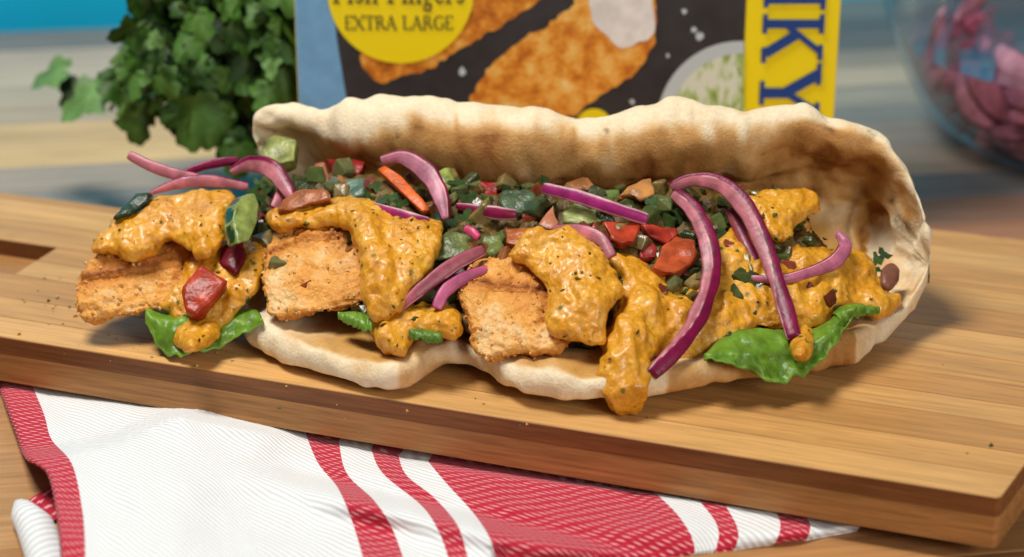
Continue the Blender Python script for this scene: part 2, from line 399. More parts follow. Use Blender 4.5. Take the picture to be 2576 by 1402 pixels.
for k, (a, b) in enumerate([(1.5, 1.5), (1.5, 16), (30, 1.5), (30, 9)]):
    q = A0[:2]+E1*a+E2*b; ang = np.linspace(0, 2*math.pi, 17)[:-1]
    V = [(q[0]+.6*math.cos(t), q[1]+.6*math.sin(t), z) for z in (0, .5) for t in ang]
    mk('foot', V, [list(range(16))[::-1], list(range(16, 32))]+[(i, (i+1) % 16, 16+(i+1) % 16, 16+i) for i in range(16)], flat('rubber', (.02, .02, .02), .6) if k == 0 else bpy.data.materials['rubber'], board, smooth=False)

# ------------------------------------------------------------------ tea towel
def towel():
    Cv = [
     [(-16, 940), (30, 1070), (62, 1150), (118, 1195), (142, 1300), (152, 1402), (158, 1500)],
     [(72, 950), (110, 1040), (130, 1106), (182, 1170), (208, 1290), (215, 1402), (216, 1500)],
     [(400, 1000), (418, 1062), (430, 1090), (470, 1180), (500, 1290), (520, 1402), (530, 1500)],
     [(764, 1080), (800, 1165), (850, 1228), (885, 1310), (908, 1385), (916, 1420), (930, 1500)],
     [(850, 1100), (872, 1190), (940, 1258), (982, 1320), (1008, 1385), (1018, 1420), (1035, 1500)],
     [(930, 1120), (962, 1190), (1060, 1272), (1100, 1330), (1122, 1385), (1130, 1420), (1142, 1500)],
     [(1000, 1140), (1022, 1195), (1092, 1252), (1150, 1320), (1172, 1385), (1180, 1420), (1190, 1500)],
     [(1072, 1155), (1122, 1215), (1190, 1290), (1230, 1350), (1246, 1400), (1250, 1425), (1254, 1470)],
     [(1360, 1200), (1420, 1262), (1465, 1310), (1500, 1352), (1512, 1390), (1514, 1404), (1512, 1412)],
     [(1640, 1232), (1700, 1290), (1735, 1340), (1745, 1368), (1748, 1382), (1746, 1392), (1740, 1396)],
     [(1752, 1252), (1795, 1305), (1808, 1340), (1806, 1360), (1803, 1374), (1800, 1384), (1795, 1388)],
     [(1820, 1264), (1850, 1315), (1858, 1345), (1856, 1358), (1853, 1370), (1850, 1379), (1846, 1383)],
     [(1950, 1282), (1962, 1312), (1962, 1335), (1958, 1347), (1954, 1358), (1950, 1366), (1945, 1370)],
     [(2025, 1295), (2038, 1318), (2038, 1332), (2036, 1340), (2034, 1348), (2031, 1355), (2027, 1358)],
     [(2120, 1308), (2148, 1318), (2158, 1322), (2162, 1325), (2162, 1328), (2160, 1331), (2156, 1334)]]
    Mv = 90; reds = {0, 3, 5, 7, 8, 10, 12}; sub = [8, 10, 12, 7, 6, 6, 6, 8, 8, 6, 5, 6, 5, 6]
    R = [catmull(np.array(c, float), Mv) for c in Cv]
    cols2, band = [], []
    for i in range(len(R)-1):
        for t in np.linspace(0, 1, sub[i], endpoint=False): cols2.append(R[i]*(1-t)+R[i+1]*t); band.append(i)
    cols2.append(R[-1]); nU = len(cols2)
    V, UV = [], []
    for u, c in enumerate(cols2):
        us = u/(nU-1); vacc = 0; prev = None
        for k, (px, py) in enumerate(c):
            t = k/(Mv-1)
            z = .38+.22*noise.noise(Vector((px*.0045, py*.006, 3.1)))+.1*noise.noise(Vector((px*.013, py*.016, 9)))
            cl = 1110-(px-150)*.21+25*math.sin(px*.008)                       # crease line of the folded layer
            z += .75/(1+math.exp(-(py-cl)/7))*np.clip((760-px)/300, 0, 1)
            rid = 1195+(px-760)*.24                                            # soft fold running below the board
            z += (.42*math.exp(-((py-rid-38)/38)**2)-.22*math.exp(-((py-rid+8)/22)**2))*np.clip((px-560)/250, 0, 1)*np.clip((2100-px)/200, 0, 1)
            lump = math.exp(-((px-480)/90)**2-((py-1040)/32)**2)*.35+math.exp(-((px-640)/120)**2-((py-1075)/25)**2)*.2
            z += lump
            if px > 1240: z *= 1-max(0, (t-.55)/.45)**2*.95
            z = max(z*(1-.35*np.clip((px-1750)/400, 0, 1)), .03)
            if u == 0: z = max(z-.12, .03)
            z *= .35+.65*min(t*12, 1) if t < .08 else 1
            P = onz(px, py, z)
            if prev is not None: vacc += np.linalg.norm(P-prev)
            prev = P; V.append(P); UV.append((0, vacc))
    V = np.array(V).reshape(nU, Mv, 3); UV = np.array(UV).reshape(nU, Mv, 2)
    mid = Mv//3
    UV[1:, :, 0] = np.cumsum(np.linalg.norm(np.diff(V[:, mid], axis=0), axis=1))[:, None]
    back = V[:, 0].copy(); dirb = np.array([E2[0], E2[1], 0])*1.6
    V[:, 0] = back+dirb; V[:, 0, 2] = .32; V[:, 1] = back+dirb*.45; V[:, 1, 2] = np.minimum(V[:, 1, 2], .4)
    Fc = []; fm = []
    for i in range(nU-1):
        for j in range(Mv-1):
            Fc.append((i*Mv+j, i*Mv+j+1, (i+1)*Mv+j+1, (i+1)*Mv+j)); fm.append(1 if band[i] in reds else 0)
    tw = empty('tea_towel', (-3, -8, 0), 'white tea towel with red woven stripes tucked under the board front', 'tea towel')
    o = mk('cloth', V.reshape(-1, 3), Fc, [M_tw, M_tr], tw, fmat=fm, uv=UV.reshape(-1, 2))
    s = o.modifiers.new('thick', 'SOLIDIFY'); s.thickness = .0014; s.offset = -1
    # rolled under-layer showing at the corner
    P = catmull([onz(62, 1268, .35), onz(92, 1330, .4), onz(122, 1420, .4), onz(150, 1520, .4)], 24)
    V = []; UV = []; nr = 14
    for i, c in enumerate(P):
        r = .47*min(1, .55+i*.12)
        for k in range(nr):
            a = 2*math.pi*k/nr; V.append((c[0]+r*1.2*math.cos(a), c[1]-.1*math.cos(a), max(.01, c[2]-.05+r*.75*math.sin(a)))); UV.append((a*.6, i*.2))
    mk('rolled_edge', V, grid_faces(len(P), nr, True)+[list(range(nr))[::-1]], M_tw, tw, uv=UV)
    P = catmull([onz(150, 1215, .12), onz(100, 1240, .1), onz(66, 1262, .1)], 8); Q = catmull([onz(170, 1300, .1), onz(120, 1310, .1), onz(80, 1290, .1)], 8)
    mk('under_stripe', np.vstack([np.c_[P], np.c_[Q]]), [(i, i+1, 8+i+1, 8+i) for i in range(7)], M_tr, tw, uv=[(i*.15, 0) for i in range(8)]+[(i*.15, .6) for i in range(8)])
towel()

# ------------------------------------------------------------------ carton
BY = 13.0
def carton():
    q = lambda px, py, k=0: ony(px, py, BY)-np.array([0, .012*k, 0])
    xl, xr = q(745, 120)[0], q(2108, 120)[0]; H = 17.6; D = 5.0
    bx = empty('fish_finger_carton', ((xl+xr)/2, BY+D/2, 0), 'printed carton of breaded fish fingers standing behind the flatbread', 'carton')
    yel = flat('carton_yellow', (.98, .76, .004), .4); blue = flat('carton_blue', s2l((118, 172, 216)), .45, .12, 1.5)
    ink = flat('print_blue', s2l((24, 66, 140)), .4); slate = flat('print_slate', s2l((52, 50, 54)), .42, .25, 1.2); dk = flat('print_dark', s2l((92, 82, 40)), .45)
    V, Fc = box_mesh(xl, xr, BY, BY+D, .0, H, .06); mk('carton_body', V, Fc, yel, bx, smooth=False)
    def panel(name, pts, mat, k, raw=False):
        P = np.array([(p[0], BY-.012*k, p[1]) for p in pts]) if raw else np.array([q(*p, k) for p in pts])
        ar = sum(P[i-1][0]*P[i][2]-P[i][0]*P[i-1][2] for i in range(len(P)))
        f = list(range(len(P))); f = f if ar > 0 else f[::-1]
        return mk(name, P, [f], mat, bx, smooth=False)
    xs = q(1872, 100)[0]
    panel('cloth_print', [(xl+.02, .1), (xs, .1), (xs, H-.1), (xl+.02, H-.1)], blue, 1, True)
    s1, s2 = q(846, 90), q(872, 250)
    panel('slate_print', [(s1[0]-.1, H-.1), (s1[0], s1[2]), (s2[0], s2[2]), (s2[0]+.7, .1), (xs, .1), (xs, H-.1)], slate, 2, True)
    cr, N, L, B = new_mat('print_crumb'); co = coords(N, L); ed = N.new('ShaderNodeSeparateColor'); L.new(vcol(N), ed.inputs[0])
    sb = N.new('ShaderNodeMath'); sb.operation = 'SUBTRACT'; ng = ntex(N, L, co, 1.5, 6, .72); L.new(ng, sb.inputs[0]); L.new(ed.outputs[0], sb.inputs[1])
    L.new(ramp(N, L, sb.outputs[0], [(.28, (.30, .07, .008)), (.42, (.66, .20, .015)), (.52, (.86, .36, .04)), (.64, (.95, .60, .17)), (.74, (.97, .78, .42))]), B.inputs['Base Color']); B.inputs['Roughness'].default_value = .45
    wh = flat('print_flesh', s2l((236, 230, 226)), .45, .15, 1.5)
    def blob(name, pts, mat, k, am=7, tone_=.0):
        P = catmull(np.array(pts+[pts[0]], float), 110)[:-1]
        P = [(x+am*noise.noise(Vector((x*.05, y*.05, k))), y+am*noise.noise(Vector((x*.05, y*.05, k+9)))) for x, y in P]
        o = panel(name, P, mat, k)
        at = o.data.color_attributes.new('Col', 'FLOAT_COLOR', 'POINT')
        for i, (x, y) in enumerate(P): at.data[i].color = (tone_, 0, 0, 1)
    blob('printed_fish_finger', [(905, 150), (930, 190), (962, 205), (1020, 190), (1070, 178), (1150, 130), (1200, 100), (1300, 40), (1370, -30), (1200, -70), (1000, -20)], cr, 3, 9, .06)
    blob('printed_fish_finger', [(1180, 250), (1230, 172), (1300, 110), (1380, 60), (1440, 10), (1450, -60), (1620, -80), (1650, 60), (1645, 110), (1600, 180), (1540, 220), (1480, 262), (1440, 288), (1300, 310), (1200, 300)], cr, 4, 10, -.08)
    blob('printed_flesh', [(1482, -20), (1490, 50), (1530, 92), (1560, 120), (1600, 108), (1642, 88), (1645, 40), (1620, -40), (1500, -60)], wh, 5, 5)
    def disc(cx, cy, r0, r1, xmax=9999):
        P = [(cx+r1*math.cos(t), cy+r1*math.sin(t)) for t in np.linspace(0, 2*math.pi, 65)[:-1]]
        return clip(P, (1, 0), xmax)
    panel('printed_bowl', disc(1862, 312, 0, 210, 1871), flat('print_bowl', s2l((196, 206, 210)), .4), 6)
    slaw, N, L, B = new_mat('print_slaw'); co = coords(N, L, (1, 1, .45))
    L.new(ramp(N, L, ntex(N, L, co, 2.3, 3, .6, .6), [(.36, s2l((120, 150, 50))), (.45, s2l((176, 196, 120))), (.55, s2l((222, 226, 206)))]), B.inputs['Base Color'])
    panel('printed_slaw', disc(1866, 318, 0, 184, 1871), slaw, 7)
    for x, y, r in ((1162, 180, 13), (1745, 75, 9), (1760, 92, 12), (1720, 28, 8), (1590, 255, 7), (1680, 140, 6)):
        P = [(x+r*random.uniform(.6, 1.2)*math.cos(t), y+r*random.uniform(.6, 1.2)*math.sin(t)) for t in np.linspace(0, 2*math.pi, 9)[:-1]]
        panel('printed_salt', P, bpy.data.materials['print_bowl'], 4)
    panel('round_badge', disc(1008, -26, 0, 184), yel, 6)
    panel('small_badge', disc(1494, 318, 0, 46), yel, 6)
    xs2 = q(1874, 100)[0]
    panel('name_strip', [(xs2, .05), (xr-.03, .05), (xr-.03, H-.05), (xs2, H-.05)], yel, 3, True)
    # lettering: each glyph from strokes in a unit box (x 0..w, y 0..1)
    sf = .13
    def serif(x, y, wd=.34, th=.075): return ((x-wd/2, y), (x+wd/2, y), th)
    GL = {
     'C': (.95, [((.9, .78), (.72, .93), .11), ((.72, .93), (.4, .95), .12), ((.4, .95), (.14, .7), .17), ((.14, .72), (.14, .28), .2), ((.14, .3), (.4, .05), .17), ((.4, .05), (.72, .07), .12), ((.72, .07), (.92, .25), .1), ((.9, .98), (.9, .68), .08)]),
     'H': (1.05, [((.2, 0), (.2, 1), .2), ((.85, 0), (.85, 1), .2), ((.2, .52), (.85, .52), .1), serif(.2, .04, .42), serif(.2, .96, .42), serif(.85, .04, .42), serif(.85, .96, .42)]),
     'U': (1.05, [((.2, 1), (.2, .3), .2), ((.2, .34), (.36, .08), .16), ((.34, .07), (.7, .07), .13), ((.68, .08), (.86, .34), .12), ((.86, .3), (.86, 1), .12), serif(.2, .96, .42), serif(.86, .96, .36)]),
     'N': (1.1, [((.2, 0), (.2, 1), .12), ((.9, 0), (.9, 1), .13), ((.16, .98), (.9, .03), .2), serif(.2, .04, .4), serif(.15, .96, .3), serif(.9, .96, .4), serif(.9, .04, .3)]),
     'K': (1.05, [((.2, 0), (.2, 1), .2), ((.26, .42), (.82, .95), .11), ((.42, .58), (.88, .05), .2), serif(.2, .04, .44), serif(.2, .96, .44), serif(.84, .96, .36), serif(.9, .04, .36)]),
     'Y': (1.05, [((.52, 0), (.52, .48), .2), ((.52, .42), (.16, .96), .2), ((.52, .44), (.88, .96), .12), serif(.52, .04, .46), serif(.16, .96, .42), serif(.88, .96, .36)]),
     'E': (.75, [((.15, 0), (.15, 1), .15), ((.1, .04), (.68, .04), .09), ((.1, .96), (.66, .96), .09), ((.1, .52), (.5, .52), .08), ((.66, 0), (.66, .26), .08), ((.64, .74), (.64, 1), .08)]),
     'X': (.95, [((.1, .98), (.82, .02), .17), ((.82, .98), (.1, .02), .09), serif(.1, .02, .3), serif(.84, .02, .32), serif(.1, .98, .32), serif(.82, .98, .3)]),
     'T': (.9, [((.45, 0), (.45, 1), .16), ((.04, .96), (.86, .96), .09), ((.06, .72), (.06, 1), .08), ((.84, .72), (.84, 1), .08), serif(.45, .04, .4)]),
     'R': (.9, [((.18, 0), (.18, 1), .16), ((.18, .96), (.5, .96), .09), ((.48, .96), (.64, .76), .14), ((.64, .78), (.48, .52), .14), ((.18, .52), (.5, .52), .09), ((.44, .52), (.84, .02), .16), serif(.18, .04, .36)]),
     'A': (.95, [((.1, 0), (.46, 1), .09), ((.44, 1), (.82, 0), .17), ((.22, .34), (.68, .34), .08), serif(.1, .03, .3), serif(.82, .03, .36)]),
     'L': (.78, [((.18, 0), (.18, 1), .16), ((.18, .04), (.7, .04), .09), ((.68, 0), (.68, .3), .08), serif(.18, .96, .38)]),
     'G': (1.0, [((.88, .78), (.7, .94), .1), ((.7, .95), (.4, .95), .11), ((.4, .95), (.14, .7), .15), ((.14, .72), (.14, .28), .17), ((.14, .3), (.4, .05), .15), ((.4, .05), (.82, .08), .1), ((.82, .06), (.82, .44), .15), serif(.8, .44, .34)]),
     'F': (.72, [((.18, 0), (.18, 1), .16), ((.1, .96), (.66, .96), .09), ((.1, .52), (.5, .52), .08), serif(.18, .04, .38)]),
     'i': (.36, [((.18, 0), (.18, .62), .15), serif(.18, .03, .32), ((.18, .78), (.18, .92), .15)]),
     's': (.55, [((.46, .5), (.3, .62), .1), ((.32, .62), (.12, .5), .11), ((.12, .5), (.46, .2), .14), ((.46, .2), (.28, .02), .11), ((.3, .02), (.08, .14), .1)]),
     'h': (.7, [((.16, 0), (.16, 1), .14), ((.18, .5), (.4, .62), .1), ((.38, .62), (.54, .45), .12), ((.54, .5), (.54, 0), .14), serif(.16, .03, .3), serif(.54, .03, .3)]),
     'n': (.7, [((.16, 0), (.16, .62), .14), ((.18, .5), (.4, .62), .1), ((.38, .62), (.54, .45), .12), ((.54, .5), (.54, 0), .14), serif(.16, .03, .3), serif(.54, .03, .3)]),
     'g': (.62, [((.12, .4), (.3, .6), .12), ((.3, .6), (.46, .42), .12), ((.46, .42), (.3, .2), .12), ((.3, .2), (.12, .4), .12), ((.2, .2), (.2, .04), .1), ((.16, .03), (.5, -.06), .12), ((.5, -.04), (.4, -.28), .1), ((.42, -.28), (.12, -.26), .1), ((.12, -.28), (.16, 0), .1), ((.42, .56), (.58, .62), .09)]),
     'e': (.58, [((.1, .34), (.48, .36), .07), ((.48, .34), (.34, .62), .1), ((.36, .62), (.12, .48), .11), ((.12, .5), (.14, .12), .14), ((.14, .14), (.32, .02), .11), ((.3, .02), (.5, .14), .09)]),
     'r': (.5, [((.16, 0), (.16, .62), .14), ((.18, .46), (.38, .6), .12), serif(.16, .03, .34)]),
     ' ': (.45, [])}
    def glyph(ch, f, mat, name, k=9):
        V = []; Fc = []
        for i, (a, b, th) in enumerate(GL[ch][1]):
            a, b = np.array(a), np.array(b); d = b-a; d = d/np.linalg.norm(d); n = np.array([-d[1], d[0]])*th/2
            for p in (a-n, b-n, b+n, a+n):
                x, z = f(p); V.append((x, BY-.012*k-.0015*i, z))
            nb = 4*i; P = V[nb:nb+4]
            ar = sum(P[j-1][0]*P[j][2]-P[j][0]*P[j-1][2] for j in range(4))
            Fc.append((nb, nb+1, nb+2, nb+3) if ar > 0 else (nb+3, nb+2, nb+1, nb))
        if V: mk(name, V, Fc, mat, bx, smooth=False)
    # CHUNKY runs down the strip, letters turned a quarter turn clockwise
    x0, x1 = q(1914, 150)[0], q(2068, 150)[0]; hgt = x1-x0
    pos = {'C': (-452, 115), 'H': (-338, 110), 'U': (-222, 112), 'N': (-104, 116), 'K': (36, 112), 'Y': (163, 132)}
    for ch, (v0, un) in pos.items():
        za, zb = q(1990, v0)[2], q(1990, v0+un)[2]
        glyph(ch, lambda p, za=za, zb=zb: (x0+p[1]*hgt, za+p[0]*(zb-za)), ink, 'letter')
    def line(txt, px0, px1, py, cap, mat, name):
        tot = sum(GL[c][0] for c in txt); P0, P1 = q(px0, py), q(px1, py); sx = (P1[0]-P0[0])/tot; h = q(px0, py-cap)[2]-P0[2]; x = P0[0]
        for c in txt:
            glyph(c, lambda p, x=x: (x+p[0]*sx, P0[2]+p[1]*h), mat, name, 8); x += GL[c][0]*sx
    line('EXTRA LARGE', 868, 1142, 74, 36, dk, 'letter')
    line('Fish Fingers', 838, 1172, 8, 62, dk, 'letter')
carton()

# ------------------------------------------------------------------ flatbread
def bread():
    top = [(634, 310, .22), (650, 275, .30), (700, 258, .42), (745, 240, .55), (800, 247, .82), (830, 243, .9), (900, 231, .98), (1000, 224, 1.06), (1085, 240, 1.1), (1180, 252, 1.12), (1270, 252, 1.12), (1350, 268, 1.05), (1450, 289, .95), (1540, 289, .92), (1620, 262, 1.0), (1700, 248, 1.05), (1800, 258, .95), (1870, 274, .85), (1915, 266, .75), (2000, 262, .62), (2060, 278, .52), (2120, 308, .46), (2200, 345, .42), (2262, 392, .4), (2312, 456, .4), (2350, 530, .4), (2368, 610, .4), (2370, 690, .4)]
    bot = [(612, 836, .2), (700, 888, .22), (800, 928, .22), (900, 954, .2), (980, 968, .18), (1040, 955, .2), (1100, 922, .25), (1150, 903, .45), (1200, 928, .25), (1280, 968, .3), (1380, 990, .34), (1500, 1000, .36), (1620, 990, .4), (1750, 966, .42), (1900, 944, .4), (2050, 922, .34), (2150, 890, .25), (2240, 848, .25), (2300, 800, .6), (2345, 745, 1.0), (2370, 690, 1.35)]
    Yt = lambda px: np.interp(px, [632, 900, 1300, 1700, 2000, 2200, 2300, 2370], [6.4, 5.5, 4.5, 3.9, 3.8, 3.4, 2.65, 1.75])
    T = []; HT = []
    for px, py, h in top:
        k = h*5166/58.5; P = ony(px if px < 2200 else px-(px-2200)/170*k, py+k*np.clip((2380-px)/300, .15, 1), Yt(px)); T.append(P); HT.append(h)
    Bm = []; HB = .36
    for px, py, dz in bot:
        P = onz(px if px < 2200 else px-(px-2200)/170*HB*88, py-HB*70, ZB+HB+dz); Bm.append(P)
    NU, NV = 150, 46
    tt = np.linspace(0, 1, NU); 
    T = catmull(T, NU); B = catmull(Bm, NU)
    E = (T[-1]+B[-1])/2; 
    wgt = np.clip((tt-.86)/.14, 0, 1)[:, None]**2
    T = T*(1-wgt)+(E+(T-E)*.6)*wgt; B = B*(1-wgt)+(E+(B-E)*.6)*wgt
    hT = np.interp(tt, np.linspace(0, 1, len(HT)), HT)
    V = []; Cc = []
    ncap = 7
    for i in range(NU):
        b, t = B[i], T[i]; c = np.linalg.norm(t-b); q = min(1, c/6.5)
        yb = t[1]+3.0*q
        P1 = np.array([b[0], b[1]+.8*(yb-b[1]), 2.3 if q > .6 else b[2]-.3*q]); P1[2] = max(P1[2], 2.28)
        sh = 2.2*max(0, 1-tt[i]/.13)
        P1[0] += sh
        P2 = np.array([t[0]+.2*q+sh, t[1]+2.6*q, t[2]-.5*(t[2]-b[2])])
        v = np.linspace(0, 1, NV)[:, None]
        mid = (1-v)**3*b+3*v*(1-v)**2*P1+3*v*v*(1-v)*P2+v**3*t
        tg = np.gradient(mid, axis=0); tg[:, 0] *= .3; tg /= np.linalg.norm(tg, axis=1, keepdims=True)
        ax = np.array([1., 0, 0]); nr = np.cross(ax, tg); nr /= np.linalg.norm(nr, axis=1, keepdims=True)   # inner side
        vv = v[:, 0]
        hh = HB+(.30-HB)*np.clip(vv/.25, 0, 1); s = np.clip((vv-.74)/.16, 0, 1); s = s*s*(3-2*s); hh = hh*(1-s)+hT[i]*s
        ring = []
        for j in range(NV): ring.append((mid[j]+nr[j]*hh[j], vv[j], 'i', 0))
        for k in range(1, ncap):
            a = math.pi*k/ncap; ring.append((mid[-1]+nr[-1]*hh[-1]*math.cos(a)+tg[-1]*hh[-1]*math.sin(a)*.9, 1, 'c', a))
        for j in range(NV-1, -1, -1): ring.append((mid[j]-nr[j]*hh[j], vv[j], 'o', 0))
        for k in range(1, ncap):
            a = math.pi*k/ncap; ring.append((mid[0]-nr[0]*hh[0]*math.cos(a)-tg[0]*hh[0]*math.sin(a)*.9, 0, 'b', a))
        for P, vq, kind, a in ring: V.append(P); Cc.append((tt[i], vq, kind, a))
    V = np.array(V); nr_ = len(V)//NU
    Fc = [f[::-1] for f in grid_faces(NU, nr_, True)]
    Fc.append(list(range(nr_))); Fc.append([(NU-1)*nr_+j for j in range(nr_)][::-1])
    N = vnormals(V, [f for f in Fc if len(f) == 4])
    px, py = pix(V)
    out = V.copy(); cols = np.zeros((len(V), 4)); cols[:, 3] = 1
    fade_end = lambda u: 1-np.clip((u-.9)/.1, 0, 1)
    for k in range(len(V)):
        u, vq, kind, a = Cc[k]; p = V[k]
        d = .18*fbm(p, .55, 3, 2)+.085*fbm(p, 1.7, 3, 5)+.03*fbm(p, 4.5, 2, 6)
        if kind in 'ic' and vq > .7: d += .10*fbm((p[0]*1.1, p[1]*.2, p[2]*.2), 1.0, 2, 11)        # puffs along the rim
        if kind == 'o': d *= .6
        X, Y = px[k], py[k]
        hole = 0
        if kind == 'i' and vq > .1:
            e = math.hypot((X-2205)/44, (Y-585)/72)
            if e < 2: d += -.55*math.exp(-(e*1.05)**4)+.16*math.exp(-((e-1.25)/.25)**2); hole = math.exp(-((e-.9)/.28)**2)
            e2 = math.hypot((X-2215)/26, (Y-600)/50)
            if e2 < 2: d += .3*math.exp(-e2**2)
            # long crease where the rim folds
            d += -.12*math.exp(-((Y-(360+.06*(X-1500)))/16)**2)*np.clip((X-1500)/120, 0, 1)*np.clip((1930-X)/80, 0, 1)
        if vq > .6 and kind in 'ico':
            cn = abs(noise.noise(Vector((p[0]*.55+7, p[1]*.25, p[2]*.25)))); d += (.05-.11*max(0, 1-cn*7))*(1 if kind != 'o' else .6)
            cn = abs(noise.noise(Vector((p[0]*.22, p[1]*.9+3, p[2]*.9)))); d -= .09*max(0, 1-cn*9)
        d *= 1-.8*np.clip((u-.93)/.06, 0, 1)
        out[k] = p+N[k]*d
        # colour: r toast, g char, b oily stain
        toast = .12
        n = fbm(p, .5, 3, 21)
        ti = T[k//nr_]; phi = math.degrees(math.atan2(p[2]-ti[2], -(p[1]-ti[1])))
        if kind == 'i': toast = .42+.25*n
        if kind == 'i' and vq > .66:
            toast = .62+.22*n+.25*math.exp(-((vq-.86)/.08)**2)
        if kind == 'c': toast = 0
        if kind in 'ob': toast = .06+.3*max(0, n)
        if kind in 'ico' and vq > .7:
            edge = 46+26*fbm((p[0], 0, 0), .5, 4, 4)+10*fbm(p, 1.5, 2, 14)+np.clip((1050-X)/90, 0, 1)*-45
            f = np.clip((edge-phi)/8, 0, 1) if -100 < phi < 170 else (1 if kind == 'i' else 0)
            toast = f*(.46+.26*n+.10*np.clip((20-phi)/70, 0, 1))+(1-f)*(.03+.06*n)
        if kind in 'ic' and vq > .6: toast += .16*max(0, fbm(p, 1.5, 3, 5))
        if u > .80 and kind in 'ic': 
            w_ = np.clip((u-.8)/.08, 0, 1); loc = .10+.42*fbm(p, .6, 4, 31)+.12*np.clip((2180-X)/150, 0, 1)*np.clip((470-Y)/80, 0, 1); toast = toast*(1-w_)+max(.02, loc)*w_
            if kind == 'c' and a > 1.5: toast *= .5
        if u < .16: toast *= np.clip((u-.04)/.12, .12, 1)
        cols[k, 0] = np.clip(toast, 0, 1)
        if kind == 'b' and X > 1680 and X < 2140: cols[k, 0] = .5+.2*n
        if kind in 'bo' and vq < .2 and 1000 < X < 1140: cols[k, 0] = max(cols[k, 0], .25+.5*max(0, fbm(p, 1.2, 2, 3)))
        ch = 0
        for hx, hy, hr in ((2090, 322, 9), (2190, 345, 10), (2286, 568, 15), (2270, 545, 9), (2284, 780, 10), (1000, 340, 8), (2250, 500, 6), (1740, 300, 5)):
            ch = max(ch, math.exp(-(((X-hx)**2+(Y-hy)**2)/hr**2))) if kind in 'ic' else ch
        cols[k, 1] = ch
        cols[k, 0] = min(1, cols[k, 0]+.45*hole)
        if kind == 'i' and math.hypot((X-2212)/38, (Y-600)/58) < 1: cols[k, 0] = .02
        st = 0
        if kind == 'i': st = np.clip((.80-vq)/.2, 0, 1)*np.clip((.86-u)/.06, 0, 1)*.55*np.clip(.5+fbm(p, .6, 2, 8)*1.4, 0, 1)
        cols[k, 2] = st
    o = mk('flatbread', out, Fc, M_bread, cols=cols)
    m = o.modifiers.new('sub', 'SUBSURF'); m.levels = 1; m.render_levels = 1
    tag(o, 'toasted flatbread folded around the filling on the chopping board', 'flatbread')
bread()

# ------------------------------------------------------------------ filling builders
def pillow(name, poly, mat, n0, H, R, h=.066, prims=(), lump=.16, lscale=.9, fine=.03, fscale=3.5, hole=(), seed=0.0, cols=None, smooth_k=.35):
    pts = np.array([bed(x, y, 0) for x, y in poly])
    ext = np.array([p for p, r in prims]) if len(prims) else pts
    lo = np.minimum(pts.min(0), ext.min(0))-np.array([1.1, 2.6, 1.1]); hi = np.maximum(pts.max(0), ext.max(0))+1.3
    lo[2] = max(lo[2], ZB-1.4)
    n = np.ceil((hi-lo)/h).astype(int)
    g = [lo[i]+h*np.arange(n[i]) for i in range(3)]
    X, Y, Z = np.meshgrid(*g, indexing='ij'); P = np.c_[X.ravel(), Y.ravel(), Z.ravel()]
    px, py = pix(P)
    pl = catmull(np.array(list(poly)+[poly[0]], float), len(poly)*3)[:-1]
    d = polydist(px, py, pl)/90.0
    nd = (P[:, 2]-bedZ(P[:, 0], P[:, 1]))*.88
    a = np.maximum(R-d, 0)/R; b = np.abs(nd-n0)/H
    f = (np.sqrt(a*a+b*b)-1)*min(R, H)
    for (p0, r0), (p1, r1) in zip(prims[:-1], prims[1:]) if len(prims) else []:
        e = p1-p0; L2 = e@e+1e-9; t = np.clip(((P-p0)@e)/L2, 0, 1)
        q = np.linalg.norm(P-p0-t[:, None]*e, axis=1)-(r0+(r1-r0)*t)
        hh = np.clip(.5+.5*(q-f)/smooth_k, 0, 1); f = q*(1-hh)+f*hh-smooth_k*hh*(1-hh)
    V, Fc = surface_nets(f.reshape(n), lo, h)
    N = vnormals(V, Fc)
    off = np.array([lump*.8*fbm((p[0]*1.2, p[1]*.8, p[2]*.8), lscale, 3, seed)+.3*lump*fbm((p[0]*1.6, p[1], p[2]), 1.6, 3, seed+8)+fine*.8*fbm(p, fscale, 2, seed+4) for p in V])
    V = V+N*off[:, None]
    V[:, 2] = np.maximum(V[:, 2], ZB+.01)
    o = mk(name, V, Fc, mat, cols=cols)
    return o, V, N
def flecks(parent, V, N, n, size, name, mat, colfn, off=.015, seed=1):
    r = np.random.RandomState(seed); k = np.where((N[:, 1] < .15) & (N@np.array([0, -.75, .66]) > .35))[0]
    if len(k) == 0: return
    VV, FF, CC = [], [], []
    for i in r.choice(k, min(n, len(k)), replace=False):
        nn = N[i]; u = np.cross(nn, r.randn(3)); u /= np.linalg.norm(u); v = np.cross(nn, u); s = size*r.uniform(.5, 1.5); b = len(VV); e = r.uniform(.3, .8); s *= r.choice([.6, .8, 1, 1.2, 2.0])
        c = V[i]+nn*off; col = colfn(r)
        for p in (c-u*s, c-v*s*e+nn*.02, c+u*s+nn*.015, c+v*s*e): VV.append(p); CC.append(col)
        VV.append(c-nn*.05); CC.append(col)
        FF += [(b, b+1, b+2, b+3), (b, b+3, b+4), (b+1, b, b+4), (b+2, b+1, b+4), (b+3, b+2, b+4)]
    return tag(mk(name, VV, FF, mat, parent, cols=np.array(CC)), kind='stuff')
green = lambda r: np.array([.035, .075, .018])*r.uniform(.4, 1.5)

